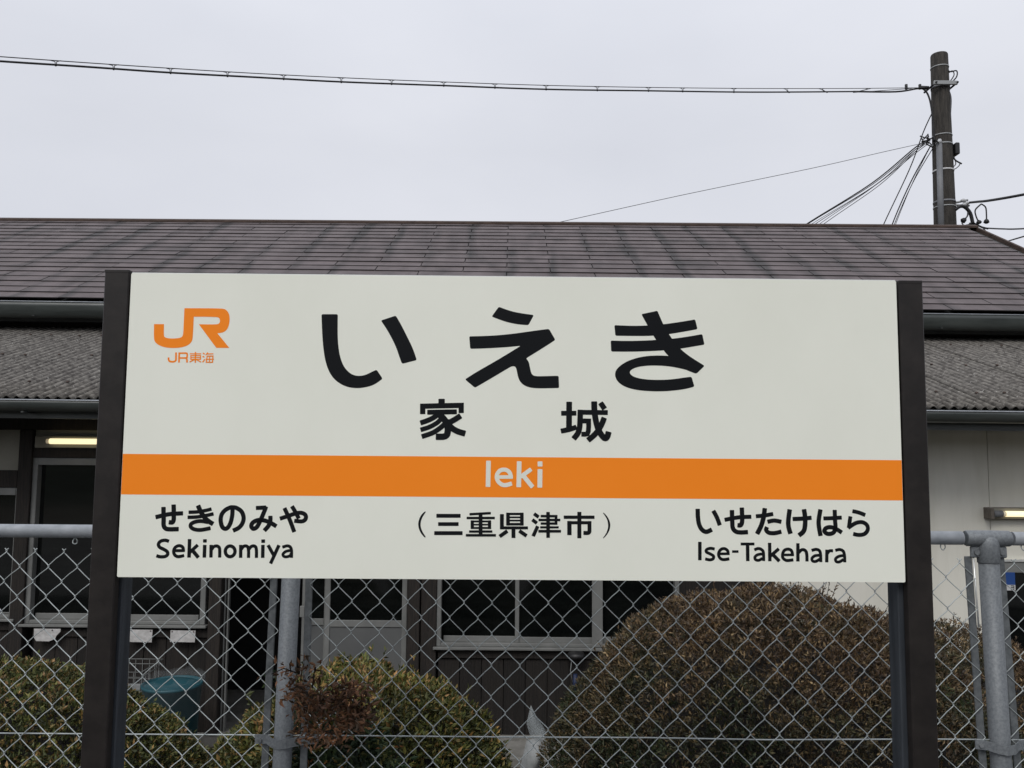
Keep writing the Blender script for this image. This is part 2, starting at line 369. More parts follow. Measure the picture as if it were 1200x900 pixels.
# ------------------------------------------------------------------ the station name sign
sign = empty('station_name_sign')
tag(sign, 'long white station name board with orange band on two dark posts', 'station sign')
SY = R_(0.5)
U = Vector((math.cos(SY), math.sin(SY), 0)); DN = Vector((0, 0, -1)); NF = Vector((math.sin(SY), -math.cos(SY), 0))
BO = Vector((-0.7445, 1.5935, 1.8458)); BW, BH = 1.4983, 0.5838
def bp_(u, v, d=0.0):           # board coordinates in mm, d = mm in front of the face
    return BO + U * (u / 1000) + DN * (v / 1000) + NF * (d / 1000)
def round_poly(P, r, sharp=None):
    out = []; n = len(P)
    for i in range(n):
        p = Vector(P[i]); a = Vector(P[i - 1]); b = Vector(P[(i + 1) % n])
        la, lb = (a - p).length, (b - p).length
        if la < 1e-6 or lb < 1e-6: continue
        s = True if sharp is None else sharp[i]
        ca = min(r, la * .5) if s else la * .5; cb = min(r, lb * .5) if s else lb * .5
        q0 = p + (a - p).normalized() * ca; q1 = p + (b - p).normalized() * cb
        k = 4
        for t in range(k + 1):
            t /= k
            q = q0 * (1 - t) ** 2 + p * 2 * t * (1 - t) + q1 * t * t
            if out and (out[-1] - q).length < 1e-4: continue
            out.append(q)
    if (out[0] - out[-1]).length < 1e-4: out.pop()
    return out
# board: a shallow tray with softened corners
board_poly = round_poly([Vector((0, 0)), Vector((BW * 1000, 0)), Vector((BW * 1000, BH * 1000)), Vector((0, BH * 1000))], 3.5)
brd = MB().prism([bp_(p.x, p.y, 0) for p in board_poly], NF * -0.016).build('board', M['board'], sign)
def strip(u0, u1, v0, v1, d0, d1): return [bp_(u0, v0, d0), bp_(u1, v0, d0), bp_(u1, v1, d0), bp_(u0, v1, d0)], NF * ((d1 - d0) / 1000)
e = MB(); e.prism(*strip(1, BW * 1000 - 1, -1.6, -0.2, -15, -1)); e.build('edge_trim', M['board_edge'], brd)
MB().prism(*strip(0.3, BW * 1000 - .3, 351.5, 428.7, -1, 0.12)).build('orange_band', M['orange'], brd)

def catmull(P, closed):
    n = len(P); out = []
    rng = range(n) if closed else range(n - 1)
    for i in rng:
        if closed: a, b, c, d = P[i - 1], P[i], P[(i + 1) % n], P[(i + 2) % n]
        else: a, b, c, d = P[max(i - 1, 0)], P[i], P[i + 1], P[min(i + 2, n - 1)]
        for k in range(5):
            t = k / 5
            out.append(.5 * ((2 * b) + (c - a) * t + (2 * a - 5 * b + 4 * c - d) * t * t + (3 * b - a - 3 * c + d) * t ** 3))
    if not closed: out.append(P[-1])
    return out
def ribbon(P, w, closed):
    n = len(P); L = []; Rr = []
    for i in range(n):
        if closed: a, b = P[i - 1], P[(i + 1) % n]
        else: a, b = P[max(i - 1, 0)], P[min(i + 1, n - 1)]
        d0 = (P[i] - a); d1 = (b - P[i])
        if d0.length < 1e-6: d0 = d1
        if d1.length < 1e-6: d1 = d0
        d0 = d0.normalized(); d1 = d1.normalized(); t = (d0 + d1)
        t = t.normalized() if t.length > .2 else d0
        nn = Vector((-t.y, t.x)); k = max(nn.dot(Vector((-d0.y, d0.x))), .5)
        L.append(P[i] + nn * (w / 2 / k)); Rr.append(P[i] - nn * (w / 2 / k))
    return L, Rr
GLYPHS = [
('big',[('P',[372.4,77.5,1,404.2,77.2,1,404.5,106.3,0,405.8,132.8,0,409.5,157.3,0,416.8,177.5,0,426.8,189.6,0,437.1,196.2,0,449.2,197.9,0,461.2,195.4,0,471.2,190.2,0,481.8,185.0,1,494.1,202.6,1,477.8,214.9,0,461.8,219.7,0,445.7,221.8,0,427.6,220.0,0,411.3,213.1,0,397.9,202.0,0,388.5,186.9,0,381.9,167.7,0,377.6,143.3,0,374.9,116.8,0,373.2,92.2,0]),('P',[488.2,88.7,1,517.0,78.9,1,527.9,96.9,0,540.5,121.3,0,551.0,141.7,0,559.5,165.6,1,531.0,173.4,1,525.0,158.2,0,518.6,139.9,0,508.1,119.6,0,499.7,105.4,0])]),
('big',[('P',[717.4,59.4,1,730.7,64.4,0,745.6,69.0,0,762.7,72.1,0,786.2,75.1,1,775.6,95.2,1,756.5,94.1,0,737.3,90.6,0,722.4,86.0,0,703.8,79.1,1]),('P',[660.5,118.2,1,686.6,117.5,0,714.2,115.9,0,746.0,112.4,0,771.5,108.5,0,797.0,104.6,0,815.7,102.1,1,828.3,123.6,1,814.1,133.2,0,792.9,146.9,0,771.2,160.5,1,776.5,166.2,0,778.7,175.8,0,780.9,186.4,0,783.7,192.8,0,791.1,195.2,0,810.2,194.6,0,834.9,193.8,1,835.9,217.6,1,810.3,218.4,0,789.1,218.6,0,776.4,216.6,0,765.8,212.0,0,758.4,203.6,0,755.1,193.0,0,753.3,182.4,0,750.7,176.5,0,745.4,175.7,0,740.2,177.8,0,708.6,197.3,0,672.9,218.6,1,653.3,202.4,1,676.8,186.9,0,718.8,162.5,0,761.0,135.8,1,733.5,138.9,0,708.0,140.6,0,682.6,142.1,0,662.7,142.7,1])]),
('big',[('P',[943.3,93.5,1,979.6,94.8,0,1008.1,93.7,0,1038.7,91.1,0,1069.4,86.5,0,1101.5,80.7,1,1106.0,99.9,1,1077.3,105.6,0,1048.8,110.4,0,1020.2,113.9,0,989.7,114.6,0,945.3,114.4,1]),('P',[936.1,123.9,1,969.3,124.6,0,999.8,123.5,0,1024.2,121.9,0,1054.8,119.5,0,1085.4,115.1,0,1115.0,109.5,1,1119.3,130.2,1,1093.4,134.9,0,1070.9,138.8,0,1040.4,142.4,0,1009.9,144.1,0,979.4,145.4,0,937.1,145.6,1]),('P',[996.2,71.4,1,1027.7,64.3,1,1038.7,90.9,0,1049.8,110.3,0,1058.9,123.6,0,1072.0,138.8,0,1081.0,146.9,0,1095.2,157.0,0,1119.0,171.7,1,1102.6,187.5,1,1080.7,179.6,0,1064.6,167.5,0,1048.4,153.4,0,1039.4,142.2,0,1024.2,121.2,0,1019.2,112.7,0,1008.1,93.3,0]),('P',[1050.5,152.9,0,1030.1,152.1,0,1007.8,153.3,0,987.4,157.0,0,967.1,164.3,0,951.9,174.6,0,943.7,185.9,0,945.7,199.1,0,954.8,209.2,0,969.0,216.2,0,989.2,220.7,0,1015.5,222.4,0,1039.8,222.2,0,1064.1,220.0,0,1084.4,216.6,0,1098.7,212.4,1,1093.2,193.3,1,1080.6,194.8,0,1060.3,198.1,0,1040.0,199.9,0,1015.6,200.1,0,995.4,198.3,0,981.2,194.7,0,974.1,189.7,0,972.7,184.6,0,977.2,179.5,0,989.4,174.7,0,1009.7,172.1,0,1030.0,171.9,0,1050.3,173.3,0,1072.6,177.2,0,1092.9,182.5,0,1102.0,186.5,1,1095.0,171.3,0,1072.8,157.2,0])]),
('orange',[('P',[48.6,100.1,1,67.8,99.9,1,68.4,122.0,0,70.2,125.6,0,76.9,127.7,0,86.8,128.1,0,96.7,127.2,0,103.2,125.3,0,105.8,120.8,0,105.8,99.9,0,106.1,68.3,1,178.6,67.8,0,187.0,70.2,0,193.1,78.1,0,194.8,89.0,0,193.9,100.7,0,190.1,109.9,0,183.7,115.0,0,175.5,116.6,0,171.8,116.8,1,196.0,145.3,1,170.8,145.5,1,135.2,99.6,1,169.9,99.8,0,174.8,97.5,0,176.2,92.8,0,174.7,87.5,0,171.0,84.8,0,125.0,84.9,1,124.7,128.1,0,122.5,134.8,0,115.4,141.5,0,104.0,145.3,0,89.2,146.8,0,74.4,146.1,0,61.1,142.4,0,52.5,136.3,0,49.2,128.8,0])]),
('orange',[('S',3.4,1,0,[79.5,165.3,79.6,168.9,81.5,172.0,85.2,173.2,90.5,172.9,93.5,170.6,93.8,167.0,93.5,155.3])]),
('orange',[('S',3.2,0,0,[99.6,155.2,99.9,174.6]),('S',3.0,1,0,[99.6,156.6,113.0,156.4,114.9,158.7,115.1,163.2,113.4,165.4,100.9,165.8]),('S',3.2,1,0,[111.6,165.7,114.3,166.8,115.1,169.5,115.5,174.4])]),
('orange',[('S',2.0,0,0,[120.2,157.5,142.0,157.3]),('S',2.0,0,1,[122.3,160.9,140.8,160.7,141.1,167.9,122.6,168.1]),('S',1.6,0,0,[122.4,164.5,141.0,164.3]),('S',2.5,0,0,[130.9,154.0,131.4,174.5]),('S',2.1,0,0,[129.5,168.4,120.4,173.5]),('S',2.1,0,0,[133.1,168.4,142.2,173.3])]),
('orange',[('S',2.3,0,0,[145.1,155.7,148.8,157.9]),('S',2.3,0,0,[144.9,162.0,148.5,163.8]),('S',2.3,0,0,[145.4,173.7,149.6,167.8]),('S',2.0,0,0,[154.9,154.7,151.0,159.2]),('S',2.0,0,0,[152.3,157.4,165.7,157.1]),('S',2.0,0,1,[153.8,161.5,165.0,161.4,164.5,173.5,152.5,173.6]),('S',1.8,0,0,[151.4,167.8,167.0,167.6]),('S',1.6,0,0,[158.9,161.4,158.5,173.6])]),
('black',[('S',11.3,0,0,[608.7,241.3,608.9,254.1]),('S',9.3,0,0,[572.6,269.9,572.4,255.2,646.7,252.9,646.9,267.2]),('S',8.8,0,0,[582.0,266.8,637.9,265.4]),('S',9.0,1,0,[605.5,267.8,595.0,276.2,583.2,282.3,569.0,287.4]),('S',11.4,1,0,[602.6,269.0,611.6,277.3,618.7,286.7,621.4,296.2,621.3,304.5,619.3,310.5,613.4,313.5,599.4,313.9]),('S',8.1,1,0,[608.1,279.7,599.9,287.5,585.8,295.3,569.5,300.7]),('S',8.6,1,0,[615.4,289.1,606.0,297.5,591.9,306.5,572.1,313.7]),('S',10.0,1,0,[645.5,273.2,634.3,280.6,620.7,287.9]),('S',10.5,1,0,[618.8,283.1,627.3,295.0,639.3,302.6,654.6,307.2])]),
('black',[('S',10.2,0,0,[855.5,244.7,855.2,297.8]),('S',8.6,0,0,[840.6,266.6,868.9,266.1]),('S',9.0,1,0,[840.1,300.9,855.0,297.8,869.3,293.1]),('S',8.6,0,0,[872.6,264.3,929.7,264.4]),('S',9.8,1,0,[877.0,260.0,876.6,279.8,875.6,294.0,872.3,304.8,864.5,315.3]),('S',8.6,0,0,[881.2,280.9,893.1,281.0,893.1,292.7,892.5,301.0,890.7,305.6,886.0,306.6,879.7,306.5]),('S',10.5,1,0,[903.8,243.7,904.4,261.6,906.5,277.1,910.4,292.6,915.7,304.4,922.3,312.7,926.4,313.8,929.4,310.2,931.8,301.9]),('S',9.8,1,0,[923.2,274.8,918.1,287.7,911.0,299.7,902.6,309.3,892.2,317.9]),('S',9.5,0,0,[916.4,246.0,923.9,256.9])]),
('black',[('S',7.5,1,0,[68.3,471.2,92.5,465.5,119.3,463.5]),('S',7.8,1,0,[82.1,452.2,83.4,474.7,83.9,486.1,87.2,491.7,93.7,493.7,112.3,493.3]),('S',7.8,1,0,[101.2,447.5,102.3,467.0,102.4,476.1,100.0,480.6,93.9,480.4])]),
('black',[('S',6.2,1,0,[130.6,461.4,147.4,460.5,162.6,457.8,173.2,455.0]),('S',6.2,1,0,[129.1,471.0,147.8,470.0,163.0,467.4,177.4,464.1]),('S',8.1,1,0,[147.7,448.7,153.5,460.5,161.6,471.8,168.7,477.9,177.3,483.1]),('S',6.8,1,0,[168.0,479.8,154.2,477.8,143.5,479.4,135.8,483.7,136.0,489.5,142.6,493.4,154.8,494.5,172.7,491.0])]),
('black',[('S',7.5,1,0,[213.5,453.9,213.2,467.6,210.6,480.6,206.3,489.0,201.1,492.0,195.1,488.3,191.7,476.9,193.1,465.5,199.3,457.1,208.0,452.2,213.4,451.5,221.1,452.7,230.5,459.1,235.0,469.8,233.6,480.4,227.0,489.6,216.2,495.3])]),
('black',[('S',7.2,0,0,[258.3,452.4,277.0,451.3]),('S',7.5,1,0,[277.0,449.7,274.2,458.1,269.2,471.0,263.5,484.0,259.2,489.8,253.8,491.4,250.2,486.4,253.4,479.5,263.2,475.2,275.5,476.0,287.9,480.8,297.6,486.5]),('S',7.5,1,0,[286.0,467.4,285.9,477.8,282.8,486.1,275.4,494.8])]),
('black',[('S',7.2,1,0,[304.5,472.1,318.2,467.6,333.4,462.2,344.8,460.9,352.6,465.1,352.8,472.7,346.1,477.0,331.9,475.9]),('S',7.2,1,0,[312.3,452.4,323.0,474.4,332.1,496.8]),('S',7.2,1,0,[326.5,448.8,334.1,460.7,339.8,471.3])]),
('black',[('P',[580.4,456.2,1,582.4,457.0,1,576.0,466.2,0,572.4,475.9,0,572.2,484.5,0,575.4,494.1,0,582.9,505.0,1,580.8,506.1,1,573.3,498.4,0,568.2,487.7,0,567.5,477.0,0,570.6,467.3,0,575.4,460.3,0])]),
('black',[('S',6.8,0,0,[602.6,464.6,647.9,464.3]),('S',6.6,0,0,[606.1,480.2,644.3,479.9]),('S',6.8,0,0,[599.0,497.3,652.1,496.9])]),
('black',[('S',4.4,1,0,[665.6,461.2,684.6,460.0,705.8,458.8]),('S',4.4,0,0,[660.2,468.3,713.5,467.9]),('S',5.7,0,0,[670.8,473.0,671.0,488.7]),('S',5.7,0,0,[703.7,472.8,703.9,488.5]),('S',3.3,0,0,[668.4,474.7,705.9,474.4]),('S',2.9,0,0,[668.5,480.8,706.0,480.5]),('S',3.5,0,0,[668.6,487.0,706.1,486.7]),('S',6.6,0,0,[686.5,461.1,687.0,500.8]),('S',4.0,0,0,[665.2,493.7,709.1,493.4]),('S',4.4,0,0,[659.2,500.8,715.9,500.4])]),
('black',[('S',6.4,0,0,[738.9,458.0,739.1,481.7]),('S',6.4,0,0,[765.4,457.8,765.6,481.5]),('S',4.2,0,0,[736.8,460.0,767.8,459.8]),('S',3.1,0,0,[736.8,466.4,767.8,466.2]),('S',3.1,0,0,[736.9,472.5,767.9,472.3]),('S',4.4,0,0,[737.0,479.4,767.9,479.2]),('S',6.8,0,0,[727.2,460.8,727.5,488.7]),('S',5.1,0,0,[724.5,486.4,776.9,486.0]),('S',6.8,0,0,[749.5,486.4,749.7,504.7]),('S',6.4,0,0,[737.6,492.4,723.6,502.4]),('S',6.4,0,0,[761.0,491.9,774.4,500.9])]),
('black',[('S',6.2,0,0,[789.0,459.5,797.2,465.4]),('S',6.2,0,0,[785.8,470.8,794.0,477.0]),('S',6.3,0,0,[795.7,483.1,787.4,501.4]),('S',4.4,0,0,[801.7,463.7,833.3,463.5]),('S',4.4,0,0,[797.7,471.0,838.7,470.7]),('S',4.1,0,0,[801.8,477.7,833.3,477.5]),('S',4.9,0,0,[830.8,461.5,830.9,479.5]),('S',3.8,0,0,[800.9,484.8,835.7,484.6]),('S',4.7,0,0,[797.5,492.2,840.0,491.9]),('S',6.3,0,0,[815.5,456.1,815.8,503.9])]),
('black',[('S',7.1,0,0,[875.5,455.6,875.5,504.6]),('S',5.8,0,0,[845.9,465.4,904.1,465.0]),('S',7.6,0,0,[856.4,473.0,856.5,498.7]),('S',5.5,0,0,[852.9,475.7,897.7,475.4]),('S',6.9,1,0,[894.8,472.8,894.8,488.8,894.3,493.1,891.6,494.8,883.8,494.8])]),
('black',[('P',[920.2,456.6,1,922.2,456.1,1,929.0,463.0,0,933.8,472.4,0,935.1,480.5,0,933.1,489.9,0,928.3,498.0,0,921.9,505.0,1,920.1,504.5,1,926.2,496.7,0,930.1,487.2,0,930.8,479.2,0,929.0,469.8,0,924.9,462.4,0])]),
('black',[('S',7.8,1,0,[1102.5,448.0,1102.9,464.5,1105.1,477.5,1110.4,487.0,1118.6,491.1,1129.0,486.9]),('S',7.5,1,0,[1132.6,451.3,1139.5,464.2,1144.4,478.2])]),
('black',[('S',7.2,1,0,[1154.4,468.1,1180.8,463.2,1205.0,461.9]),('S',7.8,1,0,[1168.3,449.9,1168.7,473.2,1169.7,483.9,1175.0,489.9,1183.5,491.7,1198.0,491.0]),('S',7.8,1,0,[1187.4,445.0,1187.8,463.9,1187.3,472.3,1184.6,478.0,1179.0,478.0])]),
('black',[('S',8.2,1,0,[1231.6,445.8,1228.9,462.8,1223.9,479.0,1216.1,494.0]),('S',7.0,1,0,[1214.6,460.9,1231.4,459.1,1247.1,456.2]),('S',7.4,1,0,[1236.7,471.2,1249.3,468.7,1262.6,471.1]),('S',7.4,1,0,[1235.1,481.4,1233.4,486.6,1238.6,491.8,1249.3,492.6,1262.2,489.7])]),
('black',[('S',8.2,1,0,[1279.4,447.8,1276.4,468.5,1276.7,480.7,1280.0,493.2]),('S',7.4,1,0,[1285.2,465.6,1303.1,464.7,1320.8,462.9]),('S',8.2,1,0,[1307.0,447.2,1308.9,464.2,1307.9,480.4,1304.6,489.5,1296.3,496.3])]),
('black',[('S',7.8,1,0,[1338.6,447.4,1334.8,468.1,1335.3,482.2,1337.7,496.8]),('S',7.0,1,0,[1344.4,464.0,1360.6,463.4,1378.9,462.1]),('S',7.4,1,0,[1366.1,448.0,1366.3,467.9,1366.7,482.0,1362.0,491.1,1351.7,493.2,1345.2,488.2,1348.9,482.2,1358.2,480.5,1368.3,484.0,1378.4,490.4])]),
('black',[('S',7.0,1,0,[1400.6,449.8,1412.3,452.3,1424.5,456.9]),('S',7.0,0,0,[1396.0,460.1,1392.4,481.4]),('S',7.0,1,0,[1391.4,481.4,1405.6,472.6,1417.9,470.5,1427.1,475.5,1428.8,484.6,1422.5,492.7,1411.1,494.8,1400.9,492.9])]),
('black',[('S',5.9,1,0,[95.0,516.3,87.7,514.4,79.4,516.4,75.5,522.0,78.4,527.7,86.2,531.5,92.4,535.5,93.9,540.5,89.8,544.6,80.7,545.5,73.0,543.6])]),
('black',[('S',5.3,0,0,[104.6,533.9,125.6,533.4]),('S',5.6,1,0,[123.5,535.0,122.3,528.2,118.2,524.9,112.6,524.8,107.1,528.3,104.9,535.1,107.5,541.9,114.2,545.0,124.8,542.8])]),
('black',[('S',6.2,0,0,[134.2,512.2,134.5,546.2]),('S',5.9,0,0,[135.6,536.7,149.9,523.0]),('S',6.5,0,0,[139.5,531.8,152.0,546.1])]),
('black',[('S',6.5,0,0,[163.2,512.3,163.4,517.8]),('S',6.2,0,0,[163.3,522.9,163.4,546.0])]),
('black',[('S',5.9,0,0,[175.4,522.8,175.9,545.9]),('S',5.6,1,0,[176.9,530.8,180.5,525.8,186.6,524.6,191.0,527.7,192.1,534.5,192.4,545.8])]),
('black',[('S',5.9,1,1,[221.0,534.3,219.9,539.3,216.7,542.9,212.2,544.3,207.5,543.0,204.1,539.4,202.7,534.4,203.7,529.4,206.9,525.7,211.4,524.4,216.1,525.7,219.6,529.3])]),
('black',[('S',5.9,0,0,[231.5,522.4,232.1,546.0]),('S',5.6,1,0,[233.0,530.0,236.7,525.1,241.7,524.0,245.4,526.9,246.8,534.1,247.0,545.9]),('S',5.6,1,0,[247.5,529.9,251.2,525.3,256.5,523.9,260.4,526.7,261.7,534.0,262.0,545.8])]),
('black',[('S',6.5,0,0,[273.7,512.0,273.9,517.6]),('S',6.2,0,0,[273.5,522.1,273.9,545.7])]),
('black',[('S',5.9,0,0,[283.5,522.5,294.5,541.0]),('S',5.9,0,0,[303.8,522.4,289.2,556.4])]),
('black',[('S',5.3,1,0,[310.8,525.8,319.1,523.3,325.3,525.2,328.1,532.0,328.5,545.3]),('S',5.0,1,0,[327.0,531.7,317.9,533.6,312.4,538.2,313.2,542.4,318.2,543.9,325.1,541.9,327.7,537.3])]),
('black',[('S',6.2,0,0,[1106.0,510.5,1105.6,544.4])]),
('black',[('S',5.3,1,0,[1133.9,523.4,1125.9,522.2,1118.9,524.6,1118.4,529.1,1125.8,532.9,1131.6,536.6,1131.1,541.6,1124.9,543.8,1116.1,542.3])]),
('black',[('S',4.7,0,0,[1142.0,532.5,1162.5,532.0]),('S',5.3,1,0,[1160.0,533.4,1159.0,526.6,1153.7,522.7,1147.5,523.3,1142.8,528.2,1141.6,535.0,1145.0,541.1,1151.1,543.3,1161.7,541.7])]),
('black',[('S',4.4,0,0,[1167.8,528.0,1179.5,527.9])]),
('black',[('S',5.0,0,0,[1184.4,513.6,1210.2,513.4]),('S',6.2,0,0,[1197.3,514.1,1197.3,545.3])]),
('black',[('S',5.3,1,0,[1210.4,524.4,1217.7,521.9,1223.9,523.8,1227.4,529.1,1227.7,545.1]),('S',5.0,1,0,[1226.8,531.9,1216.8,533.4,1211.3,537.6,1212.0,542.6,1218.1,544.1,1225.1,540.5])]),
('black',[('S',6.0,0,0,[1239.7,511.2,1239.5,545.4]),('S',5.8,0,0,[1240.9,535.7,1256.9,522.2]),('S',6.2,0,0,[1244.8,532.3,1257.5,545.3])]),
('black',[('S',4.5,0,0,[1262.8,533.6,1285.7,533.4]),('S',5.4,1,0,[1283.2,534.6,1281.6,526.0,1275.7,522.6,1268.1,524.7,1264.5,531.2,1264.7,539.2,1271.8,544.0,1284.3,542.7])]),
('black',[('S',6.0,0,0,[1293.9,511.8,1293.2,545.4]),('S',5.6,1,0,[1295.0,528.9,1300.8,523.9,1306.9,524.4,1310.3,530.8,1310.6,545.3])]),
('black',[('S',5.4,1,0,[1320.2,524.7,1328.5,522.7,1334.6,525.0,1336.9,531.6,1337.1,546.3]),('S',5.1,1,0,[1336.4,533.7,1326.2,534.7,1320.3,539.8,1321.8,544.8,1328.0,545.2,1335.2,541.1])]),
('black',[('S',5.8,0,0,[1349.3,523.5,1348.4,546.6]),('S',5.4,1,0,[1350.0,530.5,1354.0,525.5,1360.7,525.2])]),
('black',[('S',5.4,1,0,[1365.7,524.4,1373.5,522.7,1380.0,525.3,1382.7,532.3,1383.1,546.4]),('S',5.1,1,0,[1381.8,533.9,1372.2,535.4,1365.5,540.1,1366.8,545.5,1372.9,545.9,1380.4,541.4])]),
('white',[('S',8.6,0,0,[700.5,359.6,700.2,408.4])]),
('white',[('S',6.5,0,0,[717.0,390.0,747.3,389.7]),('S',7.6,1,0,[743.6,392.2,742.3,383.2,737.0,377.4,729.9,375.8,722.8,377.8,717.9,384.0,716.8,391.8,720.4,399.5,726.9,404.3,734.7,405.2,745.4,402.2])]),
('white',[('S',8.6,0,0,[759.6,360.2,759.1,408.4]),('S',7.6,0,0,[762.8,389.1,782.4,374.7]),('S',8.1,0,0,[768.0,387.5,785.5,408.5])]),
('white',[('S',8.9,0,0,[799.6,360.1,799.7,368.5]),('S',8.9,0,0,[799.7,375.0,799.5,408.9])]),
]

def glyph(col, items):
    mb = MB(); lay = 0.16 if col != 'white' else 0.30
    for it in items:
        lay += 0.05
        if it[0] == 'P':
            c = it[1]; P = [Vector((c[i], c[i + 1])) for i in range(0, len(c), 3)]; sh = [bool(c[i + 2]) for i in range(0, len(c), 3)]
            q = round_poly(P, 3.2 if col == 'black' and len(P) < 40 or col == 'big' else .3, sh)
            mb.add([bp_(p.x, p.y, lay) for p in q], [tuple(reversed(range(len(q))))])
        else:
            _, w, smooth, closed, c = it; w *= 1.10 if col == 'black' else 1.04
            P = [Vector((c[i], c[i + 1])) for i in range(0, len(c), 2)]
            if smooth: P = catmull(P, closed)
            L, Q = ribbon(P, w, closed)
            n = len(P); vs = [bp_(p.x, p.y, lay) for p in L] + [bp_(p.x, p.y, lay) for p in Q]
            fs = [(i, (i + 1) % n, (i + 1) % n + n, i + n) for i in range(n if closed else n - 1)]
            mb.add(vs, fs)
            if not closed:      # slightly rounded stroke ends
                for k, s in ((0, -1), (n - 1, 1)):
                    t = (P[min(k + 1, n - 1)] - P[max(k - 1, 0)]).normalized() * s
                    a, b = L[k], Q[k]; h = w * .07
                    vs = [a, a * .9 + b * .1 + t * h, a * .1 + b * .9 + t * h, b]
                    mb.add([bp_(p.x, p.y, lay) for p in vs], [(0, 1, 2, 3)])
    return mb
for col, items in GLYPHS:
    glyph(col, items).build('emblem' if col == 'orange' and len(items) == 1 and items[0][0] == 'P' else 'character',
        {'big': M['black'], 'black': M['black'], 'orange': M['orange'], 'white': M['white']}[col], brd)

def sign_post(u_out, u_in, u_div, side):
    """outer cover strip level with the board face and an inner steel member behind the board"""
    p = MB(); zt, zb = 1.8495 if side < 0 else 1.844, 0.0
    # outer channel
    def bx(u0, u1, d0, d1, zt, bev=.002):
        u0, u1 = min(u0, u1), max(u0, u1)
        Mx = Matrix(((U.x, -NF.x, 0, BO.x), (U.y, -NF.y, 0, BO.y), (0, 0, 1, 0), (0, 0, 0, 1)))
        return MB().box(u0 / 1000, u1 / 1000, -d1 / 1000, -d0 / 1000, zb, zt, Mx, bev)
    o1 = bx(u_out, u_div, -20, 1.5, zt).build('post', M['post'], sign)
    cap = bx(u_out - .5, u_div + .5, -21, 2, zt + .0025, .001); 
    cap.v = [(x, y, max(z, zt - .003)) for x, y, z in cap.v]; cap.build('post_cap', M['post'], o1)
    bx(u_out + (8 if u_in > u_div else -8), u_in, -64, -20.5, zt - .03).build('inner_leg', M['post_in'], o1)
def uof(px, py):
    return (on_plane(px, py, BO, NF) - BO).dot(U) * 1000
sign_post(uof(111, 560), 2.5, -3.5, -1)
sign_post(uof(1090, 600), BW * 1000 - 6, BW * 1000 + 4.0, 1)
seat(sign, (0, 1.6, 0))

# ------------------------------------------------------------------ chain link fence
fence = empty('chain_link_fence')
tag(fence, 'galvanised chain link fence with round top rail running behind the station sign', 'fence')
FL = at(50, 622, 2.27); FR = at(1110, 630.7, 2.215)
FU = (FR - FL); FU.z = 0; FU.normalize()
lean = R_(2.5); FBACK = Vector((-FU.y, FU.x, 0)); FV = Vector((0, 0, 1)) * math.cos(lean) + FBACK * math.sin(lean)
FN = FU.cross(FV).normalized()     # towards the camera
if FN.y > 0: FN = -FN
FR0 = FL
def fp(px, py, d=0): return on_plane(px, py, FR0, FN) + FN * d
def fuv(px, py):
    q = on_plane(px, py, FR0, FN) - FR0; return q.dot(FU), q.dot(FV)
def fw(u, v, d=0): return FR0 + FU * u + FV * v + FN * d
VB = -1.24                                  # foot of the mesh
rail_r = 0.0178
def rail(px0, py0, px1, py1, name='top_rail', r=rail_r, ext0=0, ext1=0):
    a, b = fp(px0, py0), fp(px1, py1); d = (b - a).normalized()
    return MB().tube([a - d * ext0, b + d * ext1], r, 20).build(name, M['galv_rail'], fence)
rail(-60, 621.4, 320, 624.2, ext0=2.2); rail(355, 624.5, 1127, 630.5); rail(1186, 631.2, 1260, 632, ext1=1.2)

def fence_post(pxt, pyt, pxb, pyb, r, fitting=True):
    t = fp(pxt, pyt); b = fp(pxb, pyb); d = (t - b).normalized()
    foot = b - d * ((b.z + .02) / d.z)
    p = MB().tube([foot, t], r, 24).build('post', M['galv'], fence)
    # cast T fitting on the rail
    s = MB(); L = .058
    k = [0.0, .35, .7, 1.0]
    s.tube([t - FU * L, t - FU * (L - .003), t - FU * (L * .35), t, t + FU * (L * .35), t + FU * (L - .003), t + FU * L],
           [rail_r + .001, rail_r + .0028, rail_r + .0032, rail_r + .0036, rail_r + .0032, rail_r + .0028, rail_r + .001], 24)
    s.tube([t - d * .064, t - d * .062, t - d * .016, t - d * .002, t + d * .009, t + d * .015], [r + .0008, r + .0024, r + .0026, r + .001, r * .72, r * .35], 24)
    s.build('rail_fitting', M['galv'], fence)
    for sx in (-1, 1):
        lug = MB(); c = t + FU * sx * (r + .008) - d * .036
        A = Matrix((( FU.x, FN.x, d.x, c.x), (FU.y, FN.y, d.y, c.y), (FU.z, FN.z, d.z, c.z), (0, 0, 0, 1)))
        lug.box(-.014, .014, -.004, .006, -.014, .016, A, .003)
        o = lug.build('lug', M['galv'], fence)
        MB().tube([c + FN * .005, c + FN * .0105], .0075, 6).build('bolt', M['bracket'], o)
    return t, b, d
LT = fence_post(343.5, 624.5, 330.5, 898, .0242)
RT = fence_post(1157, 631, 1173.5, 898, .0250)
def flat_bar(pxt, pyt, pxb, pyb, w=.019, dd=-.005):
    t, b = fp(pxt, pyt), fp(pxb, pyb); d = (t - b).normalized(); foot = b - d * ((b.z + .0) / d.z)
    L = (t - foot).length; c = (t + foot) / 2
    A = Matrix((( FU.x, FN.x, d.x, c.x), (FU.y, FN.y, d.y, c.y), (FU.z, FN.z, d.z, c.z), (0, 0, 0, 1)))
    side = FN.cross(d).normalized()
    A = Matrix(((side.x, FN.x, d.x, c.x), (side.y, FN.y, d.y, c.y), (side.z, FN.z, d.z, c.z), (0, 0, 0, 1)))
    return MB().box(-w / 2, w / 2, dd - .004, dd + .002, -L / 2, L / 2, A, .0015).build('stretcher_bar', M['bar'], fence)
flat_bar(321.5, 655, 309.5, 898); flat_bar(362.5, 650, 355, 898)
flat_bar(1135.5, 652, 1153.5, 898); flat_bar(1173.5, 652, 1194, 898)
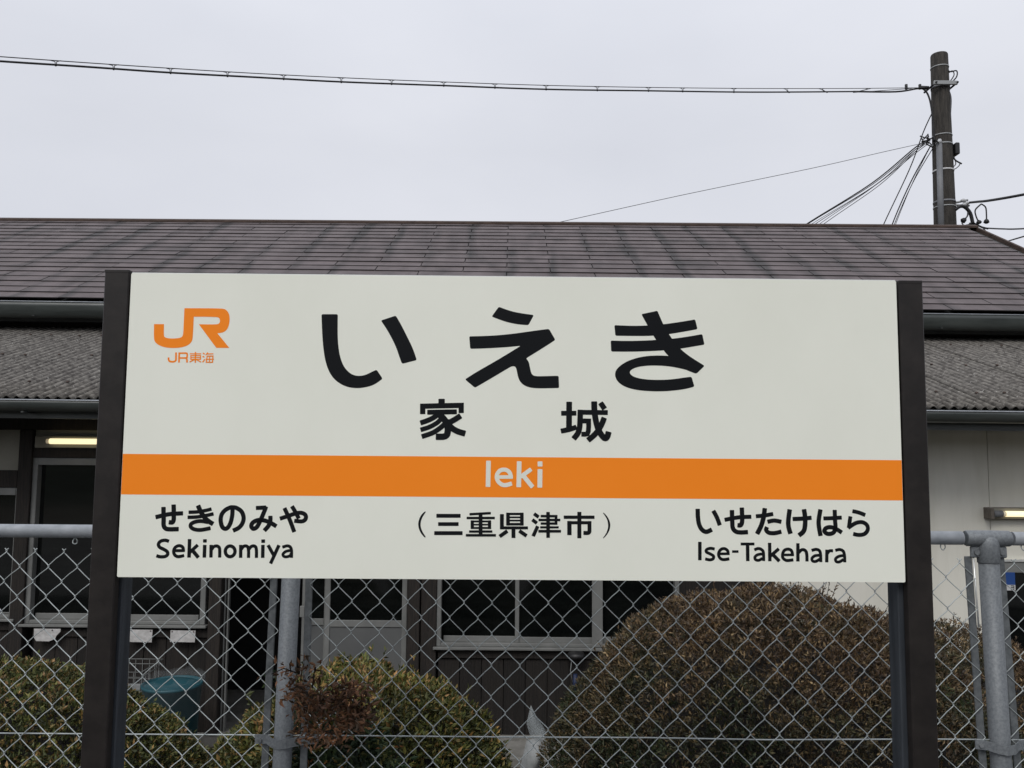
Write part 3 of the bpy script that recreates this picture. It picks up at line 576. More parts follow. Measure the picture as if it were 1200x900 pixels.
def slim(pxt, pyt, pxb, pyb):
    t, b = fp(pxt, pyt), fp(pxb, pyb)
    MB().tube([t, b], .0022, 6).build('pale_rod', M['board_edge'], fence)
slim(1140.5, 652, 1147, 735)
# clamps that tie the bars round the posts
def clamp(pts, r, pc):
    m = MB(); P = [fp(x, y, d) for x, y, d in pts]
    vs = []; h = .0115
    for p in P:
        for dz, dn in ((-h, 0), (h, 0), (h, .003), (-h, .003)):
            vs.append(p + FV * dz + FN * dn)
    n = len(P); fs = [(0, 1, 2, 3), tuple(4 * (n - 1) + k for k in (3, 2, 1, 0))]
    for i in range(n - 1):
        for k in range(4):
            fs.append((4 * i + k, 4 * i + (k + 1) % 4, 4 * i + 4 + (k + 1) % 4, 4 * i + 4 + k))
    m.add(vs, fs); o = m.build('post_clamp', M['galv'], fence)
    for x, y, d in pc: MB().tube([fp(x, y, d), fp(x, y, d + .006)], .006, 6).build('bolt', M['bracket'], o)
clamp([(300, 865, .006), (314, 865, .008), (322, 868, .020), (330, 869, .026), (339, 868, .026), (347, 867, .018), (360, 865.5, .008), (374, 865, .006)], .02, [(306, 866, .009), (366, 865.5, .009)])
clamp([(1141, 871, .006), (1154, 872, .010), (1162, 874, .024), (1172, 875.5, .031), (1182, 874.5, .028), (1190, 871.5, .014), (1206, 870, .006)], .02, [(1147, 872, .009), (1198, 871, .009)])
# tension wire through the mesh
tw = [fuv(-480, 856), fuv(170, 861), fuv(330, 862), fuv(600, 864.3), fuv(760, 865), fuv(900, 867.5), fuv(1090, 866.7), fuv(1260, 868)]
MB().tube([fw(u, v, -.0035) for u, v in tw], .0019, 6).build('tension_wire', M['wire'], fence)

# woven zigzag wires: each is an object; neighbours hook into each other at the corners
VP_ = (fuv(626, 725.2)[1] - fuv(625.7, 762)[1])       # height of one diamond
V0 = fuv(626, 725.2)[1]
HB = .0195
def zig_mesh(name, phase, kink=None, var=0):
    rnd = random.Random(5 + phase + 10 * var)
    r = .0013; P = []
    k0 = int(math.ceil((VB - V0) / (VP_ / 2))); k1 = int(math.floor((-.022 - V0) / (VP_ / 2)))
    hh = HB + .0016
    for k in range(k0, k1 + 1):
        v = V0 + k * VP_ / 2; right = (k % 2 == phase)
        s = 1 if right else -1; x = hh * s; d0 = .0017 if right else -.0017
        j = rnd.uniform(-.0007, .0007)
        if P:      # the strands bow slightly between their corners
            q = P[-1]; P.append(((q[0] + x - s * .0075) / 2, (q[1] + v - .0080) / 2 + (.0011 if right else -.0004), d0))
        if kink == k:
            P += [(x - s * .016, v - .006, d0), (x - s * .013, v + .004, d0), (x - s * .006, v + .005, 0), (x - s * .002, v + .012, -d0)]
        else:
            P += [(x - s * .0075, v - .0080 + j, d0), (x - s * .0004, v - .0016 + j, d0 * .7), (x - s * .0004, v + .0016 + j, -d0 * .7), (x - s * .0075, v + .0080 + j, -d0)]
    return MB().tube([FU * a + FV * b + FN * c for a, b, c in P], r, 5).mesh(name, M['wire'])
zm = {(p, v): zig_mesh('wire', p, None, v) for p in (0, 1) for v in (0, 1, 2)}
A_ = Matrix((FU, FN, FV)).transposed()
def wires(un, h, j0, j1, umin, umax, rnd=random.Random(3)):
    for j in range(j0, j1):
        uc = un + (2 * j - 1) * h
        if not (umin <= uc <= umax): continue
        o = link('wire', zm[(j % 2, rnd.randrange(3))], fence)
        D = Matrix.Diagonal((h / HB, 1, 1))
        o.matrix_local = Matrix.Translation(FR0 + FU * uc + FV * rnd.uniform(-.001, .001)) @ (A_ @ D @ A_.transposed()).to_4x4()
ua = fuv(207.7, 687.5)[0]; wa = (fuv(241.8, 687.8)[0] - ua) / 4
wires(ua, wa, -45, 16, fuv(-480, 700)[0], fuv(322, 655)[0] + wa * .6)
ub = fuv(626, 725.2)[0]; ub2 = fuv(1130.7, 766.7)[0]; wb = (ub2 - ub) / 15 / 4
wires(ub, wb, -40, 60, fuv(357, 700)[0], fuv(1142, 700)[0])
uc_ = fuv(1190.5, 696.7)[0]
wires(uc_, wb, -4, 30, fuv(1181, 700)[0], fuv(1500, 700)[0])
# ties between the mesh and the top rail
for px, py in ((88, 634), (1105, 641), (1199.5, 641.5), (420, 638), (760, 640)):
    c = fp(px, py, 0); ring = [c + FU * (.006 * math.cos(t)) + FV * (.008 * math.sin(t)) + FN * .002 * math.sin(2 * t) for t in [2 * PI * i / 14 for i in range(14)]]
    MB().tube(ring, .0015, 5, closed=True).build('wire_tie', M['wire'], fence)
seat(fence, (0, FL.y, 0))

# ------------------------------------------------------------------ station building
bld = empty('station_building')
tag(bld, 'long dark timber station building with brown slate roof and grey lean-to roof behind the fence', 'station building')
WY = 5.7
def X(px, py, Y=WY): return at(px, py, Y).x
def Z(py, px=600, Y=WY): return at(px, py, Y).z
# main roof -----------------------------------------------------------
YE, YR = 7.54, 10.6
eL, eR = at(60, 350.2, YE), at(1145, 365.2, YE); rL, rR = at(60, 258.5, YR), at(1130, 266.5, YR)
XA, XB = -7.55, 6.0
def edge_pt(a, b, x):
    t = (x - a.x) / (b.x - a.x); p = a.lerp(b, t); p.x = x; return p
def roof_pt(x, s, d=0):          # s 0 at the eave, 1 at the ridge; d above the roof
    e = edge_pt(eL, eR, x); r = edge_pt(rL, rR, x); p = e.lerp(r, s)
    sl = (r - e).normalized(); n = Vector((1, 0, 0)).cross(sl); 
    if n.z < 0: n = -n
    return p + n * d
XJ = X(338.5, 316.5, 8.55)
PITCH = .4572
M['tile'] = roof_tile_material(XJ, PITCH)
roof = MB()
a, b, c, d = roof_pt(XA, 0, -.03), roof_pt(XB, 0, -.03), roof_pt(XB, 1, -.03), roof_pt(XA, 1, -.03)
back0, back1 = Vector((XA, 2 * YR - YE, a.z)), Vector((XB, 2 * YR - YE, b.z))
th = Vector((0, 0, -.08))
roof.add([a, b, c, d, back0, back1] + [p + th for p in (a, b, c, d, back0, back1)],
         [(0, 1, 2, 3), (3, 2, 5, 4), (7, 6, 9, 8), (8, 9, 10, 11), (0, 6, 7, 1), (4, 5, 11, 10), (0, 3, 9, 6), (3, 4, 10, 9), (1, 7, 8, 2), (2, 8, 11, 5)])
roof_o = roof.build('roof', M['fascia'], bld)
NROW = 19; SL = (roof_pt(0, 1) - roof_pt(0, 0)).length; EXP = SL / NROW
tm = MB(); TL, TD, TT = 2 * PITCH - .007, EXP + .05, .0105
tm.box(0, TL, 0, TD, -TT, 0, bev=.0015); tmesh = tm.mesh('roof_tile', M['tile'])
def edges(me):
    me.materials.append(M['tile_edge_shade'])
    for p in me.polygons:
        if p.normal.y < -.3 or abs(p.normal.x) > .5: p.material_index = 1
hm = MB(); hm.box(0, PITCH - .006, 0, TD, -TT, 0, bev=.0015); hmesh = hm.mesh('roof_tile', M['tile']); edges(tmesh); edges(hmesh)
for r in range(NROW):
    x = XJ - 60 * PITCH + (PITCH if r % 2 else 0)
    while x < XB:
        if x + TL > XA:
            x0 = max(x, XA); me = tmesh
            if x < XA:
                x0 = x + PITCH; me = hmesh
                if x0 < XA - .01: x += 2 * PITCH; continue
            if x + TL > XB + .02: me = hmesh if x + PITCH < XB + .05 else None
            if me is not None:
                p = roof_pt(x0, r / NROW, .010); q = roof_pt(x0, (r + 1) / NROW, .010); w = roof_pt(x0 + .5, r / NROW, .010)
                v = (q - p).normalized(); u = (w - p).normalized(); n = u.cross(v).normalized()
                tl = .050 + random.uniform(-.007, .008)       # lower edge rides over the course below
                v2 = (v - n * tl).normalized(); n2 = u.cross(v2)
                o = link('roof_tile', me, roof_o)
                off = n * (.0075 + random.uniform(-.0012, .0020)) + v * random.uniform(-.003, .003)
                B = Matrix((u, v2, n2)).transposed().to_4x4(); B.translation = p + off
                o.matrix_local = B
        x += 2 * PITCH
# ridge capping and rake trim
rc = MB()
P0, P1 = roof_pt(XA, 1, .0), roof_pt(XB + .02, 1, .0)
prof = [(-.09, -.038), (-.09, -.012), (-.012, .022), (.012, .022), (.09, -.012), (.09, -.038)]
x = XA
while x < XB:
    x2 = min(x + 1.82, XB + .02); a_, b_ = roof_pt(x, 1, .01), roof_pt(x2 - .002, 1, .01)
    rc = MB(); rc.prism([a_ + Vector((0, yy, zz)) for yy, zz in prof], b_ - a_)
    rc.build('ridge_cap', M['rust'], roof_o); x = x2
for s0, s1 in ((0, 1),):
    q = [roof_pt(XB, 0, -.06), roof_pt(XB, 1, -.06), roof_pt(XB, 1, .018), roof_pt(XB, 0, .018)]
    MB().prism(q, Vector((.035, 0, 0))).build('rake_trim', M['rust'], roof_o)

def gutter(name, A, B, r, depth, mat, parent):
    """half-round gutter open at the top, with a rolled front lip"""
    d = (B - A).normalized(); out = Vector((0, -1, 0)); up = Vector((0, 0, 1))
    pr = []
    for i in range(13):
        t = PI * i / 12; pr.append((math.cos(t) * r, -math.sin(t) * depth))
    inner = [(a * .94, b * .94 + .0) for a, b in reversed(pr)]
    pr = pr + inner
    vs = [A + out * a + up * b for a, b in pr] + [B + out * a + up * b for a, b in pr]; n = len(pr)
    fs = [(i, (i + 1) % n, (i + 1) % n + n, i + n) for i in range(n)]
    m = MB().add(vs, fs, True); o = m.build(name, mat, parent)
    MB().tube([A + out * r + up * .002, B + out * r + up * .002], .0045, 8).build('lip', M['galv_rail'], o)
    return o
gA, gB = at(60, 355, 7.46), at(1145, 370, 7.46)
gx = lambda x, a=gA, b=gB: edge_pt(a, b, x)
g1 = gutter('gutter', gx(XA), gx(XB + .05), .062, .14, M['gutter'], bld)
x = XA + .5
while x < XB:
    c = gx(x); MB().box(c.x - .009, c.x + .009, c.y - .067, c.y + .065, c.z - .131, c.z - .124).build('gutter_bracket', M['fascia'], g1); x += .91
fa, fb = at(60, 358, 7.60), at(1145, 373, 7.60)
fz = lambda x: edge_pt(fa, fb, x).z
MB().add([Vector((x, y, z)) for x in (XA, XB) for y, z in ((7.56, fz(x) + .02), (7.62, fz(x) + .02), (7.62, fz(x) - .155), (7.56, fz(x) - .155))],
         [(0, 1, 2, 3), (7, 6, 5, 4), (0, 4, 5, 1), (1, 5, 6, 2), (2, 6, 7, 3), (3, 7, 4, 0)]).build('fascia_board', M['fascia'], bld)

# lean-to roof --------------------------------------------------------
LY0, LY1 = 5.10, 7.74
lL, lR = at(60, 466.5, LY0), at(1145, 478.5, LY0)
tanl = math.tan(R_(17.2))
lean_o = MB()
def lpt(x, y): p = edge_pt(lL, lR, x); return Vector((x, y, p.z + (y - LY0) * tanl))
LX0, LX1 = -6.9, 6.9
lean_o.add([lpt(LX0, LY0 + .12) - Vector((0, 0, .06)), lpt(LX1, LY0 + .12) - Vector((0, 0, .06)), lpt(LX1, LY1) - Vector((0, 0, .06)), lpt(LX0, LY1) - Vector((0, 0, .06))] +
           [lpt(LX0, LY0 + .12) - Vector((0, 0, .10)), lpt(LX1, LY0 + .12) - Vector((0, 0, .10)), lpt(LX1, LY1) - Vector((0, 0, .10)), lpt(LX0, LY1) - Vector((0, 0, .10))],
           [(0, 1, 2, 3), (7, 6, 5, 4), (0, 4, 5, 1), (1, 5, 6, 2), (2, 6, 7, 3), (3, 7, 4, 0)])
lroof = lean_o.build('lean_to_roof', M['timber'], bld)
WAVE = .0635; NW = 11.5; SW = WAVE * 11
def sheet_mesh():
    m = MB(); per = 10; n = int(NW * per); L = (LY1 - LY0) / math.cos(math.atan(tanl)); seg = 5
    rnd = random.Random(4); vs = []
    for layer in (0, 1):
        for j in range(seg + 1):
            for i in range(n + 1):
                x = i / per * WAVE; z = .0105 * math.cos(2 * PI * i / per) - layer * .006
                vs.append((x, L * j / seg, z + .0015 * rnd.uniform(-1, 1) * (layer == 0)))
    w = n + 1; k = (seg + 1) * w
    fs = [(j * w + i, j * w + i + 1, (j + 1) * w + i + 1, (j + 1) * w + i) for j in range(seg) for i in range(n)]
    fs += [(k + j * w + i + 1, k + j * w + i, k + (j + 1) * w + i, k + (j + 1) * w + i + 1) for j in range(seg) for i in range(n)]
    m.add(vs, fs, True)
    ed = [(i + 1, i, k + i, k + i + 1) for i in range(n)]
    ed += [(j * w, (j + 1) * w, k + (j + 1) * w, k + j * w) for j in range(seg)] + [((j + 1) * w + n, j * w + n, k + j * w + n, k + (j + 1) * w + n) for j in range(seg)]
    o = len(m.v) - len(vs); m.f += ed; m.sm += [False] * len(ed)
    return m.mesh('corrugated_sheet', M['corr'])
shm = sheet_mesh()
XS = X(1141, 453, 5.33)         # a visible sheet joint on the right
x = XS - SW * 12
k = 0
while x < LX1:
    if x > LX0 - .5:
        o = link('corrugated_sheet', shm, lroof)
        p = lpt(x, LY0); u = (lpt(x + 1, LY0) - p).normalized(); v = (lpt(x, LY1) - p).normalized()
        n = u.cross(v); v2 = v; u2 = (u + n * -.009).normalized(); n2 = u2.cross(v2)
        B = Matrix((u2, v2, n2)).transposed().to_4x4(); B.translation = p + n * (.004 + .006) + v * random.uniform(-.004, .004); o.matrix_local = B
    x += SW; k += 1
# fixings along the sheets: dark washers in rows on the crests, a few pixels each
bm_ = MB()
for row in (5.42, 6.35, 7.25):
    x = XS - SW * 12 + .0635 * 2
    while x < LX1:
        if x > LX0:
            p = lpt(x + random.uniform(-.003, .003), row + random.uniform(-.02, .02)) + Vector((0, 0, .0225))
            bm_.tube([p, p + Vector((0, -.003, .008))], [.013, .007], 7)
        x += .0635 * random.choice((3, 4, 4))
tag(bm_.build('sheet_fixings', M['rust'], lroof), kind='stuff')
g2A, g2B = at(60, 469.8, 5.06), at(1145, 483, 5.06)
g2x = lambda x: edge_pt(g2A, g2B, x)
g2 = gutter('gutter', g2x(LX0), g2x(LX1), .05, .068, M['gutter'], bld)
x = LX0 + .3
while x < LX1:
    c = g2x(x); MB().box(c.x - .008, c.x + .008, c.y - .054, c.y + .06, c.z - .075, c.z - .067).build('gutter_bracket', M['fascia'], g2); x += .91
def sloped_beam(name, x0, x1, y0, y1, pyt, pyb, mat, yref):
    tL, tR = at(60, pyt[0], yref), at(1145, pyt[1], yref); bL, bR = at(60, pyb[0], yref), at(1145, pyb[1], yref)
    return MB().add([Vector((x, y, edge_pt(*q, x).z)) for x in (x0, x1) for y, q in ((y0, (tL, tR)), (y1, (tL, tR)), (y1, (bL, bR)), (y0, (bL, bR)))],
         [(0, 1, 2, 3), (7, 6, 5, 4), (0, 4, 5, 1), (1, 5, 6, 2), (2, 6, 7, 3), (3, 7, 4, 0)]).build(name, mat, bld)
sloped_beam('fascia_board', LX0, LX1, 5.125, 5.155, (468, 480), (490.5, 504.5), M['gutter'], 5.125)

# walls under the lean-to ---------------------------------------------
walls = MB()
walls.box(-7.3, 6.0, 6.9, 7.1, GZ, 2.22)                              # rear wall of the dark room
walls.box(-7.3, -7.1, 5.75, 6.9, GZ, 1.95); walls.box(5.8, 6.0, 5.75, 6.9, GZ, 1.95)
wall_o = walls.build('wall', M['dark'], bld)
MB().box(-7.1, 5.8, WY + .12, 6.9, GZ - .02, GZ + .03).build('floor', M['concrete'], bld)
ZT = 1.70     # underside of the wall plate
def wpart(name, px0, px1, pyref, zt, zb, y0, y1, mat, parent=None, bev=.003):
    return MB().box(X(px0, pyref), X(px1, pyref), y0, y1, zb, zt, bev=bev).build(name, mat, parent or wall_o)
zb0 = Z(862)                          # top of the footing
XL, XM = X(-120, 600), X(905, 650)
MB().box(-7.1, XM, WY - .03, WY + .10, Z(504, 60), ZT + .12, bev=.004).build('wall_plate', M['timber'], wall_o)
MB().box(-7.1, XM, WY - .02, WY + .10, GZ - .05, zb0, bev=.004).build('footing', M['concrete'], wall_o)
MB().box(XM, 6.0, WY - .02, WY + .10, GZ - .05, zb0, bev=.004).build('footing', M['concrete'], wall_o)
zpl = Z(504, 60)
def tpost(px0, px1, py, y=WY - .035): return wpart('wall_post', px0, px1, py, zpl - .001, zb0 + .001, y, WY + .10, M['timber'])
tpost(22.5, 38, 580); tpost(247, 261.5, 690); tpost(478, 492.5, 700); tpost(494, 512, 700, WY - .02); tpost(885, 905, 690); tpost(-135, -115, 580)
# left bay: plaster, rail, small window
wpart('plaster_panel', -114, 22, 540, zpl, Z(551, 10), WY, WY + .06, M['plaster'], bev=.001)
wpart('wall_rail', -114, 22, 560, Z(551, 10), Z(571, 10), WY - .02, WY + .09, M['timber'])
def window(px0, px1, pyref, pt, pb, pxv, stiles=(), fw_=.032, sill=True, y=WY - .012, panes=True, z0=None, bottom=.06):
    xs0, xs1 = X(px0, pyref), X(px1, pyref); zt = Z(pt, pxv) if z0 is None else z0; zb = Z(pb, pxv)
    w = MB()
    fr = empty('window'); fr.parent = wall_o
    MB().box(xs0, xs0 + fw_, y, y + .09, zb, zt, bev=.003).build('frame', M['alu'], fr)
    MB().box(xs1 - fw_, xs1, y, y + .09, zb, zt, bev=.003).build('frame', M['alu'], fr)
    MB().box(xs0 + fw_, xs1 - fw_, y, y + .09, zt - .05, zt, bev=.003).build('frame', M['alu'], fr)
    MB().box(xs0 + fw_, xs1 - fw_, y, y + .09, zb, zb + .022, bev=.003).build('frame', M['alu'], fr)
    if sill: MB().box(xs0 - .02, xs1 + .02, y - .035, y + .02, zb - .018, zb - .0005, bev=.003).build('sill', M['alu'], fr)
    xsx = [xs0 + fw_] + [X(p, pyref) for p in stiles] + [xs1 - fw_]
    for i in range(len(xsx) - 1):
        a_, b_ = xsx[i], xsx[i + 1]; yy = y + (.02 if i % 2 else .045)
        if i > 0: MB().box(a_ - .014, a_ + .014, y + .01, y + .07, zb + .022, zt - .05, bev=.003).build('frame', M['alu'], fr)
        MB().box(a_ + .014, b_ - .014, yy, yy + .02, zb + .022, zb + bottom, bev=.002).build('frame', M['alu'], fr)
        MB().box(a_, b_, yy + .008, yy + .012, zb + .03, zt - .05).build('pane', M['glass'], fr)
    return fr
window(-114, 21.5, 640, 571.5, 724, 10, bottom=.03, sill=True)
window(34, 244, 640, 537, 731, 140, stiles=(128,), fw_=.036)
wpart('plaster_panel', 39, 246, 515, zpl, Z(523.5, 80), WY, WY + .06, M['plaster'], bev=.001)
wpart('wall_rail', 38.5, 246.5, 530, Z(524, 80), Z(536.5, 80), WY - .02, WY + .09, M['timber'])
def boards(px0, px1, pyref, zt, zb, w=.148):
    x0, x1 = X(px0, pyref), X(px1, pyref); n = max(1, round((x1 - x0) / w)); w = (x1 - x0) / n
    for i in range(n):
        o = random.uniform(-.002, .003)
        MB().box(x0 + i * w + .002, x0 + (i + 1) * w - .002, WY + .012 + o, WY + .035, zb, zt, bev=.002).build('wall_board', M['boarding'], wall_o)
    MB().box(x0, x1, WY + .036, WY + .06, zb, zt).build('backing', M['dark'], wall_o)
    MB().box(x0, x1, WY - .006, WY + .035, zt - .001, zt + .05, bev=.003).build('wall_rail', M['timber'], wall_o)
boards(-114, 22, 640, Z(726, 10) - .07, zb0)
boards(38.5, 246.5, 740, Z(733, 140) - .075, zb0)
# doorway with the door slid aside
dt = MB().box(X(262, 690), X(477.5, 690), WY - .01, WY + .09, Z(524, 60) , zpl, bev=.003).build('wall_rail', M['timber'], wall_o)
MB().box(X(262, 690), X(477.5, 690), WY, WY + .06, Z(524, 60) - .10, Z(524, 60) - .001).build('wall_rail', M['timber'], wall_o)
dtop = Z(524, 60) - .101
def leaf(px0, px1, y, latch=False):
    dd = empty('door'); dd.parent = wall_o
    a_, b_ = X(px0, 700), X(px1, 700); s = .034; zm_ = Z(727, 400); zr = Z(735, 400); zk = zb0 + .02
    MB().box(a_, a_ + s, y, y + .032, zk, dtop, bev=.003).build('frame', M['alu'], dd)
    MB().box(b_ - s, b_, y, y + .032, zk, dtop, bev=.003).build('frame', M['alu'], dd)
    MB().box(a_ + s, b_ - s, y, y + .032, zr, zm_, bev=.003).build('frame', M['alu'], dd)
    MB().box(a_ + s, b_ - s, y, y + .032, dtop - .05, dtop, bev=.003).build('frame', M['alu'], dd)
    MB().box(a_ + s, b_ - s, y + .010, y + .014, zm_, dtop - .05).build('pane', M['glass'], dd)
    MB().box(a_ + s, b_ - s, y + .008, y + .020, zk, zr).build('panel', M['door_panel'], dd)
    if latch: MB().box(a_ + .006, a_ + .045, y - .012, y - .0005, zm_ + .03, zm_ + .105, bev=.003).build('latch', M['board_edge'], dd)
leaf(381, 477, WY + .005); leaf(352, 384, WY + .05)
for p in (261.8, 265.6):
    xx = X(p, 700); MB().box(xx, xx + .010, WY + .02, WY + .05, zb0, dtop, bev=.001).build('door_track', M['alu'], wall_o)
MB().box(X(353, 717), X(358.5, 717), WY - .045, WY - .012, Z(724), Z(711), bev=.003).build('switch_box', M['alu'], wall_o)
# middle bay
window(512, 796, 720, 545, 757.5, 600, stiles=(606, 699.5,), fw_=.03)
MB().box(X(796.5, 720), X(884.5, 720), WY + .01, WY + .05, zb0, zpl).build('wall_board', M['boarding'], wall_o)
wpart('wall_rail', 512.5, 884, 530, zpl, Z(545, 600) + .001, WY - .02, WY + .09, M['timber'])
boards(512.5, 796, 800, Z(759, 600) - .07, zb0)
MB().box(X(693.5, 720), X(706, 720), WY - .02, WY - .0125, Z(757), Z(600), bev=.002).build('wall_post', M['alu'], wall_o)
# cream panels on the right
zc = 1.78
xj, xo = X(1155.5, 560), X(1170, 680)
def cp(x0, x1, z0, z1): MB().box(x0 + .0015, x1 - .0015, WY - .03, WY + .03, z0, z1, bev=.002).build('cement_panel', M['cream'], wall_o)
zo = Z(656, 1185)
cp(XM, XM + .91, zb0, zc); cp(XM + .91, xj, zb0, zc); cp(xj, xj + 1.2, zo, zc); cp(xj + 1.2, 6.0, zo, zc); cp(xj, xo - .02, zb0, zo - .001)
MB().box(XM, 6.0, WY + .031, WY + .05, zb0, zc).build('backing', M['cream'], wall_o)
MB().box(xo - .02, 6.0, WY - .055, WY - .031, zo - .008, zo + .010, bev=.002).build('wall_rail', M['board_edge'], wall_o)
MB().box(xo - .02, 6.0, WY - .045, WY - .031, Z(670, 1185), zo - .0085, bev=.002).build('lintel', M['alu'], wall_o)
wd = empty('window'); wd.parent = wall_o
MB().box(xo - .02, xo + .012, WY - .045, WY - .031, zb0, Z(670, 1185) - .001, bev=.002).build('frame', M['alu'], wd)
MB().box(xo + .012, 5.9, WY - .040, WY - .032, zb0, Z(670, 1185) - .001).build('pane', M['glass'], wd)
MB().box(XM, 6.0, 5.3, WY, 1.80, 1.815).build('soffit', M['cream'], bld)
# gable side and body of the main building
body = MB(); body.box(-7.3, 5.75, 7.80, 13.4, GZ, 2.80)
body.prism([Vector((5.75, 7.80, 2.80)), Vector((5.75, 13.4, 2.80)), Vector((5.75, 10.6, 4.30))], Vector((-.2, 0, 0)))
body.build('rear_wall', M['timber'], bld)
sloped_beam('wall_plate', XM, 6.0, WY - .06, WY + .02, (490, 494), (500, 503.5), M['gutter'], WY - .06)
# step under the middle window
MB().box(X(583, 870), X(660, 870), WY - .34, WY - .021, GZ - .05, Z(866), bev=.008).build('step', M['concrete'], bld)
seat(bld, (0, WY, GZ))

# ------------------------------------------------------------------ wall lamps
def lamp(x0, zc_, label, y, L, inner):
    t = empty('wall_lamp'); tag(t, label, 'lamp', 'fluorescent lamps on the station wall')
    if inner:
        MB().box(x0 - .10, x0 + L, y + .030, y + .06, zc_ - .045, zc_ + .035, bev=.004).build('housing', M['plaster'], t)
    else:
        MB().box(x0, x0 + L + .04, y + .022, y + .075, zc_ - .038, zc_ + .040, bev=.004).build('housing', M['lamp_body'], t)
        MB().box(x0 + .03, x0 + L, y + .017, y + .0215, zc_ - .034, zc_ + .036).build('reflector', M['plaster'], t)
        MB().box(x0, x0 + .024, y - .02, y + .0175, zc_ - .036, zc_ + .038, bev=.003).build('end_cap', M['lamp_body'], t)
        MB().tube([(x0 + .025, y, zc_), (x0 + .085, y, zc_)], .022, 12).build('socket', M['conduit'], t)
    s = x0 + (.086 if not inner else 0)
    MB().tube([(s, y, zc_), (s + .022, y, zc_)], .0163, 14).build('tube_end', M['tube_end'], t)
    MB().tube([(s + .0222, y, zc_), (x0 + L - .03, y, zc_)], .019, 14).build('tube', M['tube'], t)
    seat(t, (x0, y + .06, zc_))
lamp(X(55, 517, 5.62), Z(517.2, 80, 5.62), 'bare lit fluorescent tube under the eaves above the left window', 5.62, .62, True)
lamp(X(1159.5, 602, 5.60), Z(602.2, 1180, 5.60), 'lit fluorescent lamp with brown housing on the cream wall at the right edge', 5.60, .66, False)

# ------------------------------------------------------------------ papers and notice
def paper(px0, px1, pt, pb, label, torn=False):
    y = WY - .046; x0, x1, z0, z1 = X(px0, 742), X(px1, 742), Z(pb, px0), Z(pt, px0)
    if torn: pts = [(0, 1), (1, 1), (1, .78), (.86, .45), (.82, .2), (.6, .0), (.12, .02), (.02, .3)]
    else: pts = [(0, 1), (1, .99), (.995, 0), (.005, .02)]
    P = [Vector((x0 + (x1 - x0) * a, y - .004 * (1 - b), z0 + (z1 - z0) * b)) for a, b in pts]
    t = empty('paper_note'); tag(t, label, 'paper note', 'paper notes pinned under the left window')
    o = MB().prism(P, Vector((0, .0012, 0))).build('sheet', M['paper'], t)
    for a in ((.07, .93) if not torn else (.3, .7)):
        q = Vector((x0 + (x1 - x0) * a, y - .006, z0 + (z1 - z0) * .9)); MB().tube([q, q + Vector((0, .004, 0))], .004, 8).build('pin', M['rust'], t)
    seat(t, P[-1])
paper(44, 75, 735, 749.5, 'torn curled paper note under the left end of the window sill, nearest the left edge', True)
paper(152, 182, 736, 750.5, 'small white paper note beside the left sign post, middle of the three under the sill')
paper(203, 232, 737, 750.5, 'small white paper note under the right end of the left window sill')
nb = empty('notice'); tag(nb, 'small blue notice with white number strip on the dark opening behind the right fence post', 'notice')
ny = WY - .048
x0, x1 = X(1163.5, 677), X(1184.5, 677); zt, zm2, zb2 = Z(669.5, 1175), Z(684, 1175), Z(690.5, 1175)
MB().box(x0, x1, ny, ny + .002, zm2, zt).build('blue_panel', M['blue'], nb)
MB().box(x0, x1, ny, ny + .002, zb2, zm2 - .0004).build('white_strip', M['label'], nb)
def tiny(px, mirror):
    cx = X(px, 687); s = .011; h = (zm2 - zb2) * .38; zc_ = (zm2 + zb2) / 2; m = MB()
    sg = 1
    m.box(cx + s * .7 * sg, cx + s * sg, ny - .0012, ny - .0002, zc_ - h, zc_ + h)
    for k in (-1, 0, 1): m.box(cx - s, cx + s * .69, ny - .0012, ny - .0002, zc_ + k * h * .85 - .0025, zc_ + k * h * .85 + .0025)
    m.build('character', M['black'], nb)
tiny(1169.5, 0); tiny(1181.5, 1)
seat(nb, (x0, ny, zb2))

# ------------------------------------------------------------------ things standing by the wall
BY = 5.15
def bx_(px, py, Y): return at(px, py, Y)
t = empty('rubbish_bin'); tag(t, 'teal plastic bin lined with a clear plastic bag beside the wire crate', 'bin')
c0 = at(202, 800, BY); cz = c0.z; cx = c0.x
Tm = Matrix.Translation((cx, BY, 0))
MB().lathe([(.0, GZ), (.135, GZ), (.14, GZ + .01), (.168, cz - .02), (.176, cz - .018), (.176, cz), (.166, cz), (.160, cz - .03), (.13, GZ + .03), (0, GZ + .03)], 32, Tm).build('bin_body', M['teal'], t)
MB().lathe([(.166, cz - .012), (.12, cz + .004), (.05, cz + .010), (0, cz + .011)], 32, Tm).build('lid', M['teal'], t)
bag = MB(); n = 40; vs = []
rnd = random.Random(11)
prof = [(.170, -.17), (.172, -.10), (.182, -.02), (.184, .012), (.195, .03), (.18, .04), (.155, .01), (.14, -.08)]
for j, (r, z) in enumerate(prof):
    for k in range(n):
        th = 2 * PI * k / n; w = 1 + .06 * noise.noise(Vector((math.cos(th) * 3, math.sin(th) * 3, j * .8))) * (1 + j * .4)
        vs.append((cx + r * w * math.cos(th), BY + r * w * math.sin(th), cz + z + .03 * noise.noise(Vector((math.cos(th) * 4, math.sin(th) * 4, j)))))
bag.add(vs, [(j * n + k, j * n + (k + 1) % n, (j + 1) * n + (k + 1) % n, (j + 1) * n + k) for j in range(len(prof) - 1) for k in range(n)], True)
bag.build('bag', M['film'], t); seat(t, (cx, BY, GZ))

